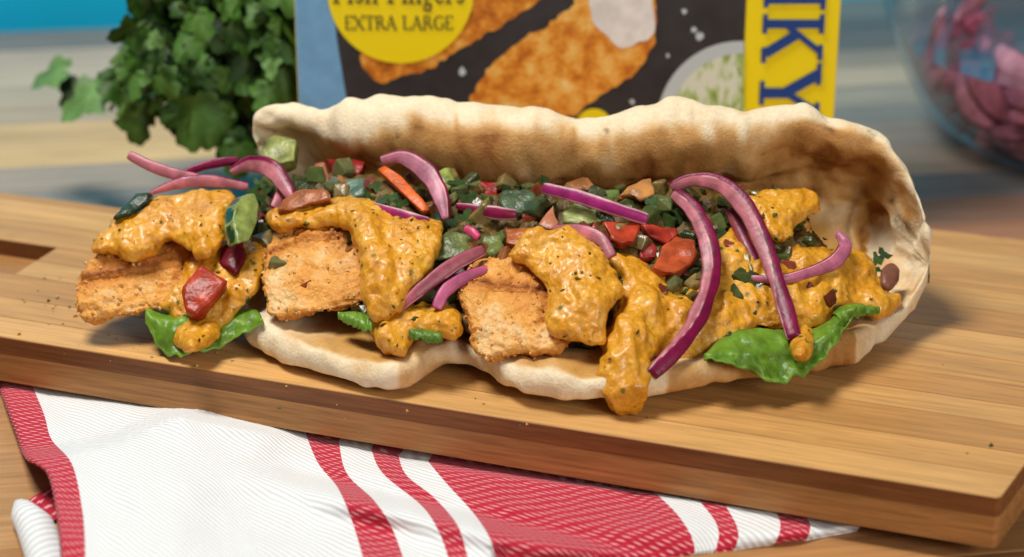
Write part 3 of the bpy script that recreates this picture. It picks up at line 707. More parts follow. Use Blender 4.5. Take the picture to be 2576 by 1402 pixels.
# dark salad bed under everything
o, V, N = pillow('relish', [(640, 490), (720, 455), (850, 440), (1000, 450), (1200, 470), (1400, 480), (1600, 480), (1750, 480), (1880, 490), (2000, 520), (2050, 600), (2140, 680), (2150, 740), (2080, 800), (1900, 830), (1600, 880), (1300, 850), (1100, 830), (900, 780), (700, 700), (640, 600)], M_relish, -.12, .5, .5, .11, lump=.22, lscale=1.6, fine=.08, fscale=4, cols=np.array([.15, .085, .018]))
tag(o, 'dark herby relish lying under the toppings inside the flatbread', 'relish')
def dicecol(r):
    c = [(.36, .07, .03), (.13, .16, .04), (.24, .25, .09), (.05, .09, .02), (.42, .16, .05), (.06, .09, .03), (.09, .12, .03), (.34, .24, .08), (.28, .20, .06), (.16, .20, .06)]
    return np.array(c[r.randint(len(c))])*r.uniform(.35, .9)
def dice(parent, V, N, n, seed):
    r = np.random.RandomState(seed); k = np.where(N@np.array([0, -.75, .66]) > .35)[0]; VV, FF, CC = [], [], []
    for i in r.choice(k, n, replace=False):
        R = np.linalg.qr(r.randn(3, 3))[0]; sz = r.uniform(.12, .29)*np.array([1, r.uniform(.6, 1.2), r.uniform(.6, 1.3)]); c = V[i]+N[i]*.05; col = dicecol(r)
        b = len(VV)
        for sx, sy, sz_ in itertools.product((-1, 1), repeat=3):
            for ax in range(3):                                   # corners cut back three ways so that every edge is chamfered
                w_ = np.array([sx, sy, sz_], float)*.72; w_[ax] = (sx, sy, sz_)[ax]
                VV.append(c+R@(w_*sz*(1+.12*r.randn()))); CC.append(col*r.uniform(.85, 1.15))
        P = np.array(VV[b:]); bm = bmesh.new(); vs = [bm.verts.new(p) for p in P]; res = bmesh.ops.convex_hull(bm, input=vs); bm.verts.index_update()
        idx = {v: q for q, v in enumerate(vs)}
        FF += [tuple(b+idx[v] for v in f.verts) for f in bm.faces]; bm.free()
    return tag(mk('diced_salad', VV, FF, M_dice, parent, cols=np.array(CC), smooth=False), kind='stuff')
dice(o, V, N, 300, 5)
flecks(o, V, N, 200, .10, 'chopped_herb', M_herb, green, .10, 6)

GF = 'breaded fish fingers in the flatbread'
def fish(front, lift, axis, label, ndiv=42, amp=.10, edge_w=.34):
    """front: four pixel corners TL TR BR BL of the end face; axis: vector to the other end"""
    Q = np.array([bed(x, y, l) for (x, y), l in zip(front, lift)]); Q = Q.mean(0)+(Q-Q.mean(0))*1.12; ax = np.array(axis, float)
    V = []; idx = {}; Fc = []
    n = ndiv
    def pt(u, v, w):
        f = Q[0]*(1-u)*(1-v)+Q[1]*u*(1-v)+Q[2]*u*v+Q[3]*(1-u)*v
        return f+ax*w
    ctr = pt(.5, .5, .5)
    dims = (np.linalg.norm(Q[1]-Q[0]), np.linalg.norm(Q[3]-Q[0]), np.linalg.norm(ax))
    def vid(i, j, k):
        if (i, j, k) not in idx:
            idx[(i, j, k)] = len(V)
            g = np.array([i, j, k])/n
            lo = np.minimum(g, 1-g)*np.array(dims)          # distance from each pair of faces
            r = .72; q = np.maximum(r-lo, 0); L = np.linalg.norm(q)
            gg = g.copy()
            if L > 1e-9 and np.count_nonzero(lo < 1e-6) >= 1:
                sc_ = r/max(L, r); tgt = r-q*sc_ if L > r else lo
                for m in range(3):
                    val = tgt[m]/dims[m] if lo[m] < r else lo[m]/dims[m]
                    gg[m] = val if g[m] <= .5 else 1-val
            V.append(pt(*gg))
        return idx[(i, j, k)]
    def quad(a, b, c, d): Fc.append((vid(*a), vid(*b), vid(*c), vid(*d)))
    for i in range(n):
        for j in range(n):
            quad((i, j, 0), (i, j+1, 0), (i+1, j+1, 0), (i+1, j, 0)); quad((i, j, n), (i+1, j, n), (i+1, j+1, n), (i, j+1, n))
            quad((i, 0, j), (i+1, 0, j), (i+1, 0, j+1), (i, 0, j+1)); quad((i, n, j), (i, n, j+1), (i+1, n, j+1), (i+1, n, j))
            quad((0, i, j), (0, i, j+1), (0, i+1, j+1), (0, i+1, j)); quad((n, i, j), (n, i+1, j), (n, i+1, j+1), (n, i, j+1))
    V = np.array(V); N = vnormals(V, Fc)
    if ((V-ctr)*N).sum() < 0: N = -N; Fc = [f[::-1] for f in Fc]
    inv = {v: k for k, v in idx.items()}
    cols = np.zeros((len(V), 4)); cols[:, 3] = 1; W = V.copy()
    for m in range(len(V)):
        g = np.array(inv[m])/n; lo = np.sort(np.minimum(g, 1-g)*np.array(dims)); ed = math.exp(-(lo[1]/edge_w)**2)
        p = V[m]; W[m] = p+N[m]*(amp*1.5*fbm(p, .8, 3, 3)+amp*.7*fbm(p, 2.6, 3, 7)+amp*.65*fbm(p, 6.5, 2, 9))
        topf = 1 if g[1] < .02 else 0
        if g[2] < .02: W[m] = W[m]-ax/dims[2]*.26*math.sin(math.pi*g[0])*math.sin(math.pi*g[1])
        if topf: W[m] = W[m]+np.array([0, -.1, .16])*math.sin(math.pi*g[0])
        bot = np.clip((g[1]-.75)/.25, 0, 1)
        cols[m, 0] = np.clip(.0+.26*ed+.14*topf+.12*bot+.10*fbm(p, 1.2, 2, 13)-.02, 0, 1)
    W[:, 2] = np.maximum(W[:, 2], ZB+.02)
    o = mk('fish_finger', W, Fc, M_crumb, cols=cols); tag(o, label, 'fish finger', GF)
    r = np.random.RandomState(len(label)); VV, FF, CC = [], [], []
    for m in r.choice(len(W), 520):
        sz = r.choice([.025, .035, .035, .05, .07]); c = W[m]+N[m]*sz*.2; b = len(VV); R = np.linalg.qr(r.randn(3, 3))[0]; col = np.array([.76, .36, .08])*r.uniform(.75, 1.25)*(1-.4*cols[m, 0])
        if r.rand() < .3: col = np.array([.74, .48, .2])
        for d in ((1, 0, 0), (-1, 0, 0), (0, 1, 0), (0, -1, 0), (0, 0, .8), (0, 0, -.8)): VV.append(c+R@np.array(d)*sz*r.uniform(.7, 1.3)); CC.append(col)
        FF += [(b+i, b+j, b+k) for i, j, k in ((0, 2, 4), (2, 1, 4), (1, 3, 4), (3, 0, 4), (2, 0, 5), (1, 2, 5), (3, 1, 5), (0, 3, 5))]
    tag(mk('crumb', VV, FF, M_crumbs, o, cols=np.array(CC), smooth=False), kind='stuff')
    return o
fish([(172, 705), (452, 668), (425, 790), (190, 836)], (.95, .8, .5, .2), (1.6, 3.2, .9), 'fish finger sticking out past the open end of the flatbread')
fish([(640, 640), (905, 596), (912, 778), (668, 818)], (1.15, 1.1, .8, .8), (.7, 2.1, .55), 'middle fish finger beside the red tomato wedge, half under a sauce drip')
fish([(1140, 722), (1372, 742), (1420, 885), (1195, 925)], (1.15, 1.2, .75, .7), (.9, 2.1, .5), 'fish finger overhanging the pinched bread lip, with two onion strips at its corner')
fish([(1905, 555), (2015, 562), (2005, 645), (1905, 655)], (.55, .5, .3, .35), (.6, 1.4, .2), 'sauce-covered fish finger deep in the closed end of the flatbread', 14)

GS = None
def sauce(label, poly, n0, H, R, prims=(), nf=60, seed=0.0, **kw):
    pr = [(bed(x, y, l), r) for x, y, l, r in prims]
    o, V, N = pillow('curry_sauce', poly, M_sauce, n0, H, R, prims=pr, seed=seed, **kw)
    tag(o, label, 'sauce', 'dollops of orange curry sauce')
    flecks(o, V, N, nf//2, .045, 'herb_fleck', M_herb, lambda r: np.array([.09, .12, .015])*r.uniform(.4, 1.3), .008, int(seed*3)+2)
    return o
sauce('orange sauce draped over the fish finger at the open end', [(238, 628), (268, 575), (308, 540), (370, 500), (450, 488), (575, 476), (592, 520), (570, 600), (520, 655), (462, 622), (420, 606), (385, 630), (330, 646), (285, 634)], 1.1, .42, .8,
      prims=[(262, 622, 1.3, .2), (330, 628, 1.4, .25), (372, 610, 1.4, .2), (440, 560, 1.3, .25)], seed=1.0, nf=60)
sauce('orange sauce running around the lone tomato wedge onto the lettuce', [(470, 640), (560, 600), (650, 610), (668, 670), (648, 740), (600, 790), (560, 835), (530, 868), (465, 888), (432, 835), (424, 788), (396, 772), (440, 715)], .35, .5, .75, seed=2.0, nf=60)
sauce('orange sauce curling over the middle fish finger and dripping down its side', [(672, 560), (690, 532), (780, 508), (850, 492), (912, 498), (960, 525), (1010, 548), (1085, 548), (1120, 572), (1100, 640), (1070, 695), (1030, 745), (1002, 790), (950, 795), (914, 762), (902, 700), (908, 625), (880, 574), (830, 568), (790, 578), (748, 574), (700, 582)], .92, .44, .75,
      prims=[(860, 520, 1.6, .2), (930, 590, 1.75, .3), (950, 660, 1.7, .36), (955, 740, 1.5, .38), (960, 770, 1.35, .3)], seed=3.0, nf=90)
sauce('orange sauce pooled beneath two onion strips on the bread lip', [(935, 810), (985, 775), (1050, 765), (1125, 765), (1160, 800), (1150, 850), (1085, 852), (1040, 852), (1022, 885), (988, 892), (950, 862), (928, 832)], .45, .42, .6, prims=[(950, 800, .8, .2), (975, 850, .85, .25), (1000, 875, .8, .2)], seed=4.0, nf=30)
sauce('thick sauce dollop on top of the overhanging fish finger', [(1275, 642), (1335, 600), (1395, 582), (1460, 588), (1505, 618), (1545, 680), (1560, 740), (1530, 800), (1512, 872), (1440, 862), (1385, 822), (1382, 740), (1350, 700), (1325, 672)], 1.1, .46, .8,
      prims=[(1300, 640, 1.5, .16), (1350, 608, 1.75, .22), (1420, 604, 1.8, .25), (1480, 640, 1.7, .28), (1470, 760, 1.5, .4), (1450, 820, 1.3, .35)], seed=5.0, nf=60)
tip = onz(1580, 1000, 2.35)
sauce('broad orange sauce sheet flowing off the bread in one fat drip', [(1535, 640), (1600, 640), (1640, 672), (1720, 702), (1765, 668), (1815, 600), (1860, 570), (1920, 615), (1960, 615), (2060, 622), (2165, 632), (2205, 685), (2235, 728), (2268, 750), (2255, 795), (2215, 804), (2150, 772), (2100, 782), (2060, 824), (2000, 832), (1900, 832), (1845, 852), (1790, 892), (1745, 938), (1680, 958), (1600, 950), (1515, 940), (1505, 870), (1530, 800), (1545, 720)], .32, .44, .9,
      prims=[(1620, 760, .6, .5), (1585, 860, .7, .6), (1570, 930, .75, .58), (1575, 985, .62, .52), (1574, 1012, .38, .46)], h=.075, lump=.22, seed=6.0, nf=60)
sauce('small lump of sauce on the fish finger in the closed end', [(1880, 500), (1960, 478), (2055, 490), (2060, 530), (2012, 560), (2000, 602), (1950, 612), (1908, 560)], .75, .42, .55, seed=7.0, nf=30)
sauce('little sauce blob trickling over the lettuce at an onion tip', [(1992, 842), (2018, 818), (2044, 830), (2042, 870), (2026, 904), (2000, 900), (1992, 870)], 1.02, .3, .3, seed=8.0, nf=8)

# lettuce
def leafsheet(label, up, lo, lift_up, lift_lo, nu=60, nv=26, ruf=.1, seed=0., tone_=1.0):
    A = catmull(np.array([bed(x, y, lift_up) for x, y in up]), nu); B = catmull(np.array([bed(x, y, lift_lo) for x, y in lo]), nu)
    V = []; C = []
    for i in range(nu):
        for j in range(nv):
            t = j/(nv-1); p = A[i]*(1-t)+B[i]*t; u = i/(nu-1)
            d = .22*math.sin(math.pi*t)+ruf*1.6*fbm(p, 1.3, 3, seed)*(.4+t)+.12*t*fbm((u*6, t, 0), 1.5, 2, seed+9)+.05*math.sin(u*40+3*fbm(p, .8, 2, seed+2))*t
            p = p+np.array([0, -.6, .7])*d+(B[i]-A[i])*(.14*fbm((u*5, 0, 0), 1.2, 3, seed+1)*t); V.append(p)
            vein = max(math.exp(-(((u*7+.6*t+.35*fbm(p, .6, 2, seed)) % 1)-.5)**2/.004), math.exp(-(((u*11+(t*9)) % 3)-1.5)**2/.01)*.5)
            g = np.array([.125, .25, .018])*tone_*(1+.25*fbm(p, .9, 2, seed+5)); g = g*(1-.3*vein)+np.array([.30, .50, .11])*.3*vein
            if t > .93: g = g*.4+np.array([.22, .42, .06])*.6
            C.append(g)
    o = mk('lettuce_leaf', V, grid_faces(nu, nv), M_lettuce, cols=np.array(C))
    s = o.modifiers.new('thick', 'SOLIDIFY'); s.thickness = .0005; s.offset = 0
    tag(o, label, 'lettuce', 'lettuce leaves under the filling'); return o
leafsheet('large lettuce leaf hanging over the bread lip beneath two long onion slices', [(1770, 895), (1830, 842), (1900, 828), (2000, 835), (2075, 815), (2120, 775), (2150, 775)], [(1772, 908), (1830, 918), (1895, 940), (1945, 970), (2028, 952), (2090, 880), (2150, 790)], .8, 1.35, ruf=.14, seed=3.)
leafsheet('curled lettuce tip poking from the sauce by the closed end', [(2095, 790), (2120, 772), (2160, 766), (2208, 782)], [(2110, 812), (2135, 806), (2165, 796), (2212, 790)], .9, 1.15, 24, 10, .06, 4., 1.2)
leafsheet('lettuce leaf curling below the fish finger at the open end', [(372, 775), (420, 790), (500, 780), (580, 785), (642, 780), (662, 812)], [(368, 815), (395, 868), (450, 896), (530, 886), (600, 852), (664, 820)], .25, .4, 50, 22, .1, 5.)
leafsheet('sliver of lettuce showing between the middle fish finger and bread lip', [(850, 790), (890, 785), (935, 795)], [(852, 800), (890, 822), (935, 840)], .8, 1.0, 20, 10, .05, 6.)
leafsheet('sliver of lettuce under the sauce pool on the bread lip', [(1030, 830), (1070, 830), (1110, 840)], [(1032, 852), (1070, 860), (1112, 862)], .75, .95, 18, 8, .05, 7., .8)

# onion slices
SKIN, PINK, MAUVE, PALE = np.array([.18, .004, .045]), np.array([.47, .155, .185]), np.array([.36, .09, .12]), np.array([.64, .36, .37])
def onion(label, path, wpx, skin='R', thick=.24, flesh=PINK, frac=.0, n=64, place=None, group='pickled red onion slices on the filling', skincol=SKIN, taper=.9):
    if place is None: P = np.array([bed(x, y, l) for x, y, l in path])
    else: P = np.array(path, float)
    P = catmull(P, n); tg = np.gradient(P, axis=0); tg /= np.linalg.norm(tg, axis=1, keepdims=True)
    tw = np.linspace(0, 1, n); wd = np.interp(tw, np.linspace(0, 1, len(wpx)), wpx)/(101.0 if place is None else 91.0)
    ring = [(-1, -.6), (-1, .6), (-.9, .97), (-.8, 1), (-.66, 1), (-.5, 1), (-.36, 1), (-.22, 1), (-.08, 1), (.08, 1), (.22, 1), (.36, 1), (.5, 1), (.66, 1), (.8, 1), (.9, .97), (1, .6), (1, -.6), (.85, -1), (.3, -1), (-.3, -1), (-.85, -1)]
    V, C = [], []
    for i in range(n):
        vd = CAM-P[i] if place is None else place; vd = vd/np.linalg.norm(vd)
        a = np.cross(tg[i], vd); a /= np.linalg.norm(a)          # to the right of travel as seen by the viewer
        b = np.cross(a, tg[i])
        fr = frac if not isinstance(frac, tuple) else np.interp(tw[i], frac[0], frac[1])
        e = min(i, n-1-i); s = 1-(1-min(e/4, 1))**2*(1-taper)
        jit = 1+.13*fbm(P[i], 1.3, 2, 5)
        for x, y in ring:
            arch = .05*(1-x*x)
            V.append(P[i]+a*x*wd[i]/2*s*jit+b*(y*thick*.27+arch)*s)
            if skin == 'R': k = np.clip((x-fr-.06*fbm(P[i], 1.1, 2, 2))/.1+.5, 0, 1)
            elif skin == 'L': k = np.clip((-x-fr-.06*fbm(P[i], 1.1, 2, 2))/.1+.5, 0, 1)
            elif skin == 'F': k = 1 if (y > .97 and abs(x) < .72) else 0
            elif skin == 'A': k = 1
            else: k = .8*(abs(x) > .88)
            if skin in 'LR' and abs(x) > .95: k = max(k, .6)
            col = (PALE*.85 if skin == 'F' else flesh)*(1-k)+skincol*k
            if 0 < k < .6 and skin in 'LR': col = PALE
            C.append(col*(1+.2*fbm(P[i], 1.4, 2, 8))*(1+.07*math.sin(x*13+2*tw[i]+len(label))))
    m = len(ring); Fc = grid_faces(n, m, True)+[list(range(m))[::-1], [(n-1)*m+k for k in range(m)]]
    V = np.array(V)
    o = mk('onion_slice', V, Fc, M_onion, cols=np.clip(np.array(C), 0, 1)); tag(o, label, 'onion', group)
    return o
MAG = np.array([.30, .018, .12])
onion('pale pink onion slice whose free tip points away from the sandwich', [(325, 390, 1.9), (380, 418, 1.8), (440, 438, 1.6), (500, 450, 1.4)], [26, 34, 34, 30], 'N', .2)
onion('dark glossy onion skin strip lying behind the pale slices', [(440, 446, 1.5), (505, 420, 1.6), (560, 408, 1.6), (600, 405, 1.5)], [20, 26, 30, 26], 'A', .2)
onion('long pink onion slice arched over the sauce at the open end', [(378, 486, 1.5), (450, 462, 1.65), (530, 455, 1.65), (625, 470, 1.4)], [14, 34, 36, 26], 'L', .2, frac=.75)
onion('broad pink onion arch with dark outer rim above the cucumber half-slice', [(580, 432, 1.5), (630, 412, 1.75), (682, 425, 1.9), (718, 470, 1.8), (738, 502, 1.6)], [26, 48, 58, 52, 30], 'L', .3, frac=.42)
onion('short pink onion tail behind the cucumber half-slice', [(720, 470, 1.2), (705, 500, 1.3), (690, 526, 1.3)], [30, 40, 34], 'N', .22)
onion('pink onion crescent leaning against the orange pepper strip', [(962, 402, 1.1), (1015, 396, 1.3), (1070, 430, 1.5), (1104, 482, 1.5), (1122, 552, 1.2)], [26, 46, 54, 52, 24], 'L', .28, frac=.68, flesh=np.array([.46, .17, .24]))
onion('magenta onion strip lying at the edge of the curled sauce', [(915, 512, 1.2), (985, 534, 1.4), (1040, 550, 1.4), (1078, 558, 1.3)], [18, 28, 32, 28], 'F', .2, skincol=MAG)
onion('dark magenta onion strip tucked below the rim, near the dark cucumber cubes', [(1150, 518, .7), (1210, 530, .9), (1262, 538, .9), (1298, 540, .8)], [16, 32, 38, 30], 'F', .24, skincol=np.array([.24, .01, .06]))
onion('straight magenta onion strip with pale edges crossing above the tomatoes', [(1368, 474, 1.3), (1450, 494, 1.45), (1540, 524, 1.45), (1628, 552, 1.3)], [34, 38, 38, 36], 'F', .26, skincol=np.array([.34, .022, .16]))
onion('tiny pink onion stub perched on the translucent cucumber cube', [(1172, 576, 1.5), (1190, 586, 1.55), (1204, 600, 1.5)], [22, 28, 22], 'N', .2, flesh=np.array([.55, .06, .16]))
onion('mauve onion strip slanting down to the sauce pool', [(1215, 630, 1.5), (1140, 668, 1.6), (1060, 728, 1.45), (996, 784, 1.15)], [34, 42, 36, 24], 'L', .26, frac=.8, flesh=MAUVE)
onion('short pink onion strip tucked at the corner of the overhanging fish finger', [(1222, 676, 1.2), (1160, 704, 1.35), (1118, 736, 1.3), (1098, 778, 1.1)], [22, 34, 38, 30], 'N', .24, flesh=np.array([.48, .11, .22]))
onion('pink onion slice bending over the thick sauce dollop', [(1395, 576, 1.3), (1455, 580, 1.6), (1510, 602, 1.75), (1540, 648, 1.6)], [22, 36, 40, 30], 'N', .24)
onion('long onion slice hanging to the bread edge, half pink and half dark', [(1700, 488, 1.3), (1745, 530, 1.6), (1782, 610, 1.75), (1788, 700, 1.6), (1752, 805, 1.4), (1700, 880, 1.3), (1640, 942, 1.2)], [40, 50, 54, 52, 50, 46, 40], 'L', .3, frac=([0, .45, .7, .95, 1], [.3, .05, -.1, -.75, -.8]))
onion('arched onion slice whose dark end reaches down onto the lettuce', [(1688, 470, 1.2), (1750, 452, 1.6), (1820, 468, 1.85), (1880, 530, 1.9), (1925, 625, 1.7), (1965, 740, 1.5), (1998, 852, 1.35)], [30, 46, 56, 52, 46, 46, 40], 'L', .3, frac=([0, .5, .66, .8, 1], [.55, .4, .1, -.7, -.85]))
onion('dull red onion strip lying behind the arched slice', [(1838, 530, .8), (1870, 600, .95), (1905, 670, .9), (1935, 712, .75)], [34, 34, 30, 22], 'L', .26, frac=0, flesh=np.array([.34, .06, .07]))
onion('curled mauve onion slice lying on sauce near the closed end', [(2108, 588, 1.3), (2126, 618, 1.45), (2100, 658, 1.4), (2035, 686, 1.35), (1960, 704, 1.25), (1890, 700, 1.0)], [22, 42, 40, 32, 28, 18], 'R', .22, frac=.8, flesh=np.array([.46, .14, .22]))

# cut vegetable pieces
def chunk(name, label, cat, group, poly, lift, depth, mats, skin_edges=(), face_col=(.3, .3, .1), side_col=None, skin_col=(.02, .05, .02), dirv=(0, .75, -.66), bev=.1, jit=.09, seed=0., dish=0., dots=None):
    P = np.array([bed(x, y, lift) if not isinstance(lift, (list, tuple)) else bed(x, y, lift[k]) for k, (x, y) in enumerate(poly)])
    dv = np.array(dirv)/np.linalg.norm(dirv)*depth; n = len(P)
    bm = bmesh.new(); f = [bm.verts.new(p) for p in P]; b = [bm.verts.new(p+dv) for p in P]
    c1 = bm.faces.new(f[::-1]); c2 = bm.faces.new(b); sd = []
    for i in range(n):
        q = bm.faces.new((f[i], f[(i+1) % n], b[(i+1) % n], b[i])); sd.append(q)
        if i in skin_edges: q.material_index = 1
    bmesh.ops.recalc_face_normals(bm, faces=bm.faces)
    bmesh.ops.bevel(bm, geom=list(bm.edges), offset=bev, segments=2, affect='EDGES', profile=.6)
    bmesh.ops.triangulate(bm, faces=bm.faces)
    bmesh.ops.subdivide_edges(bm, edges=[e for e in bm.edges if e.calc_length() > .22], cuts=2, use_grid_fill=True)
    bm.verts.ensure_lookup_table(); bm.normal_update()
    V = np.array([v.co for v in bm.verts]); NN = np.array([v.normal for v in bm.verts])
    ctr = P.mean(0); rad = np.linalg.norm(P-ctr, axis=1).mean()
    W = np.array([p+nn*jit*fbm(p, 1.8, 2, seed) for p, nn in zip(V, NN)])
    fd = (V-ctr)@(dv/depth)                                   # 0 on the front face, grows backwards
    rr = np.linalg.norm((V-ctr)-np.outer(fd, dv/depth), axis=1)
    if dish: W += np.outer(np.where(fd < .12, np.maximum(0, 1-(rr/rad)**2)*dish, 0), dv/depth)
    sk = np.zeros(len(V)); ns = np.zeros(len(V))
    for fc in bm.faces:
        for v in fc.verts:
            ns[v.index] += 1; sk[v.index] += fc.material_index
    faces = [[v.index for v in fc.verts] for fc in bm.faces]; fm = [fc.material_index for fc in bm.faces]
    cols = np.tile(np.array(face_col, float), (len(V), 1))
    if side_col is not None: cols[fd > .1] = side_col
    isk = sk/np.maximum(ns, 1) > .5; cols[isk] = skin_col
    cols *= np.array([1+.22*fbm(p, 2.2, 2, seed+3) for p in V])[:, None]
    bm.free()
    o = mk(name, W, faces, list(mats), cols=np.clip(cols, 0, 1), fmat=fm); tag(o, label, cat, group); return o
GT, GC = 'tomato pieces in the filling', 'cucumber pieces in the filling'
TM, CM = (M_tomato, M_tomato), (M_cuc, M_cskin)
tom = lambda label, poly, lift, depth, col=(.50, .055, .02), se=(), sk=(.42, .02, .012), **k: chunk('tomato_piece', label, 'tomato', GT, poly, lift, depth, TM, se, tuple(np.array(col)*(.92, 1.15, 1.1)), None, sk, **k)
cuc = lambda label, poly, lift, depth, col=(.26, .32, .09), se=(), sk=(.018, .05, .018), **k: chunk('cucumber_piece', label, 'cucumber', GC, poly, lift, depth, CM, se, col, None, sk, **k)
tom('lone red tomato wedge in sauce, between two fish fingers', [(502, 658), (572, 705), (548, 742), (490, 794), (462, 774), (460, 720)], [1.75, 1.7, 1.6, 1.5, 1.55, 1.7], .8, (.40, .03, .010), bev=.12, seed=1.)
tom('dark red jelly-like tomato piece above the lone tomato wedge', [(560, 610), (610, 600), (622, 640), (590, 690), (545, 660)], 1.3, .7, (.15, .006, .012), bev=.12, jit=.12, seed=2.)
tom('seedy orange-red tomato half-slice above the curling sauce', [(695, 528), (712, 500), (745, 482), (785, 475), (822, 482), (830, 500), (780, 512), (730, 530)], 2.0, .6, (.42, .10, .03), (), bev=.06, jit=.09, seed=3.)
tom('pinkish tomato block below the rim beside the deep red pieces', [(788, 412), (818, 405), (835, 470), (800, 462)], .5, .8, (.38, .10, .05), seed=4.)
tom('deep red tomato block under the rim above the blue-green cucumber cube', [(818, 398), (925, 402), (905, 440), (840, 445)], .25, .6, (.30, .008, .006), seed=5.)
chunk('pepper_strip', 'bright orange pepper strip beneath the pink onion crescent', 'pepper', None, [(948, 425), (968, 416), (1010, 440), (1060, 500), (1082, 528), (1062, 532), (1000, 475)], 1.05, .35, TM, (), (.62, .11, .012), None, (.4, .02, .01), bev=.05, jit=.03)
tom('deep red tomato block tucked under the middle of the rim', [(1205, 452), (1262, 456), (1245, 505), (1200, 500)], .3, .6, (.30, .008, .006), seed=6.)
tom('orange-red tomato wedge at the left tip of the thick sauce dollop', [(1268, 572), (1345, 570), (1352, 590), (1300, 618), (1272, 612)], 1.2, .6, (.50, .10, .02), bev=.06, seed=7.)
tom('salmon-pink triangular tomato flap behind the thick sauce dollop', [(1345, 572), (1392, 515), (1405, 560), (1400, 580)], 1.0, .4, (.50, .15, .08), bev=.05, seed=8.)
tom('red tomato wedge under the tip of the straight magenta onion strip', [(1518, 560), (1600, 550), (1612, 568), (1596, 606), (1560, 612), (1540, 602)], 1.15, .6, (.48, .045, .018), (), bev=.07, seed=9.)
tom('flat red tomato slab between the straight onion strip and the long hanging slice', [(1612, 560), (1700, 572), (1706, 590), (1680, 612), (1630, 592)], .85, .5, (.42, .03, .018), bev=.06, seed=10.)
tom('curved tomato cup with bright rim beside the long hanging onion slice', [(1640, 672), (1668, 620), (1702, 592), (1748, 602), (1756, 630), (1740, 664), (1700, 684), (1665, 684)], [1.2, 1.0, .9, 1.1, 1.2, 1.25, 1.3, 1.3], .55, (.50, .07, .022), (), bev=.09, dish=.18, seed=11.)
tom('wet red tomato pulp beside the curved tomato cup', [(1600, 600), (1650, 610), (1660, 650), (1610, 648)], .85, .5, (.36, .03, .025), jit=.12, seed=12.)
tom('peach-coloured tomato wedge near the top of the arched onion', [(1550, 496), (1580, 468), (1640, 446), (1648, 490), (1610, 502), (1582, 486)], 1.0, .5, (.52, .19, .06), bev=.07, seed=13.)
cuc('dark skinned cucumber piece jutting out beyond the sauce at the open end', [(282, 548), (318, 505), (340, 484), (382, 486), (372, 505), (330, 536)], 2.3, .35, (.022, .045, .022), range(6), (.022, .045, .022), seed=1.)
cuc('cucumber half-slice with dark skin standing upright at the sauce edge', [(600, 612), (588, 560), (594, 515), (612, 490), (642, 486), (654, 515), (650, 560), (630, 606)], [2.5, 2.6, 2.6, 2.45, 2.1, 2.0, 2.0, 2.2], .48, (.24, .30, .075), (0, 1, 2, 7), (.016, .05, .010), bev=.07, jit=.03, dish=.05, seed=2., dirv=(-.72, .5, -.42))
cuc('blue-green cucumber cube above the curling sauce', [(842, 448), (918, 446), (918, 490), (880, 500), (852, 488)], .95, .7, (.085, .15, .10), (0,), (.08, .14, .10), seed=3.)  # blue-green in flesh and skin colour stands for a reflection on the cube
cuc('dark cucumber cube under the middle of the rim beside a deep red block', [(1262, 478), (1330, 470), (1356, 500), (1330, 535), (1285, 540), (1255, 512)], .8, .7, (.07, .11, .05), (0, 1), (.06, .10, .06), seed=4.)
cuc('translucent olive cucumber cube above the mauve onion strip', [(1092, 598), (1120, 582), (1190, 588), (1192, 632), (1140, 652), (1085, 650)], 1.2, .8, (.13, .16, .045), (5, 4), (.02, .05, .012), bev=.1, seed=5.)
cuc('small olive cucumber cube right beside the translucent one', [(1212, 590), (1262, 588), (1268, 625), (1240, 645), (1212, 630)], 1.05, .6, (.14, .17, .04), seed=6.)
cuc('pale green cucumber slice below the straight magenta onion strip', [(1412, 530), (1470, 500), (1530, 520), (1525, 552), (1470, 566), (1420, 560)], .85, .5, (.34, .38, .12), seed=7.)
cuc('thick yellow-green cucumber slab under the ragged corner of the rim', [(650, 392), (668, 350), (690, 338), (745, 352), (742, 405), (700, 412)], .6, .8, (.24, .26, .06), (0, 5), (.03, .05, .05), bev=.1, seed=8.)
cuc('yellow-green cucumber wedge behind the pink onion crescent', [(1095, 425), (1135, 418), (1142, 460), (1118, 488)], .8, .5, (.24, .29, .06), seed=9.)
cuc('green cucumber wedge under the rim above the straight onion strip', [(1480, 478), (1560, 472), (1565, 498), (1510, 505)], .6, .5, (.13, .20, .05), seed=10.)
chunk('onion_nub', 'glossy brown onion nub resting on the sauce at the closed end', 'onion', None, [(2222, 672), (2240, 655), (2262, 668), (2260, 705), (2240, 728), (2220, 715)], .8, .4, (M_onion, M_onion), (), (.20, .08, .05), None, (.2, .1, .1), bev=.12)

def herb(label, spots, lift, seed, size=.38):
    r = random.Random(seed); root = empty('herb_sprig', bed(*spots[0], lift), label, 'herb', 'herb sprigs in the filling')
    for x, y in spots:
        c = bed(x, y, lift+r.uniform(0, .15)); th = r.uniform(0, 6.28); V = [c]; nn = 16
        tilt = np.array([r.uniform(-.5, .5), r.uniform(-.2, .4), r.uniform(-.3, .3)])
        for k in range(nn):
            a = 2*math.pi*k/nn; rr = size*(.62+.38*math.cos(3*(a-th))*.7+.12*math.cos(9*a))
            V.append(c+np.array([rr*math.cos(a), .35*rr*math.sin(a), .9*rr*math.sin(a)])+tilt*rr*math.cos(a+th)*.6)
        o = mk('leaf', V, [(0, k+1, (k+1) % nn+1) for k in range(nn)], M_herb, root, cols=np.array([.045, .095, .022])*r.uniform(.6, 1.4))
herb('dark chopped herb sprig behind the cucumber half-slice', [(640, 480), (658, 500), (650, 465), (668, 482)], 1.5, 1, .26)
herb('green herb leaf beside the brown onion nub', [(2205, 655), (2222, 642), (2198, 680)], .62, 2, .3)
herb('small herb sprig near the arched onion top', [(1660, 520), (1690, 530), (1640, 508), (1712, 540)], .75, 3, .3)
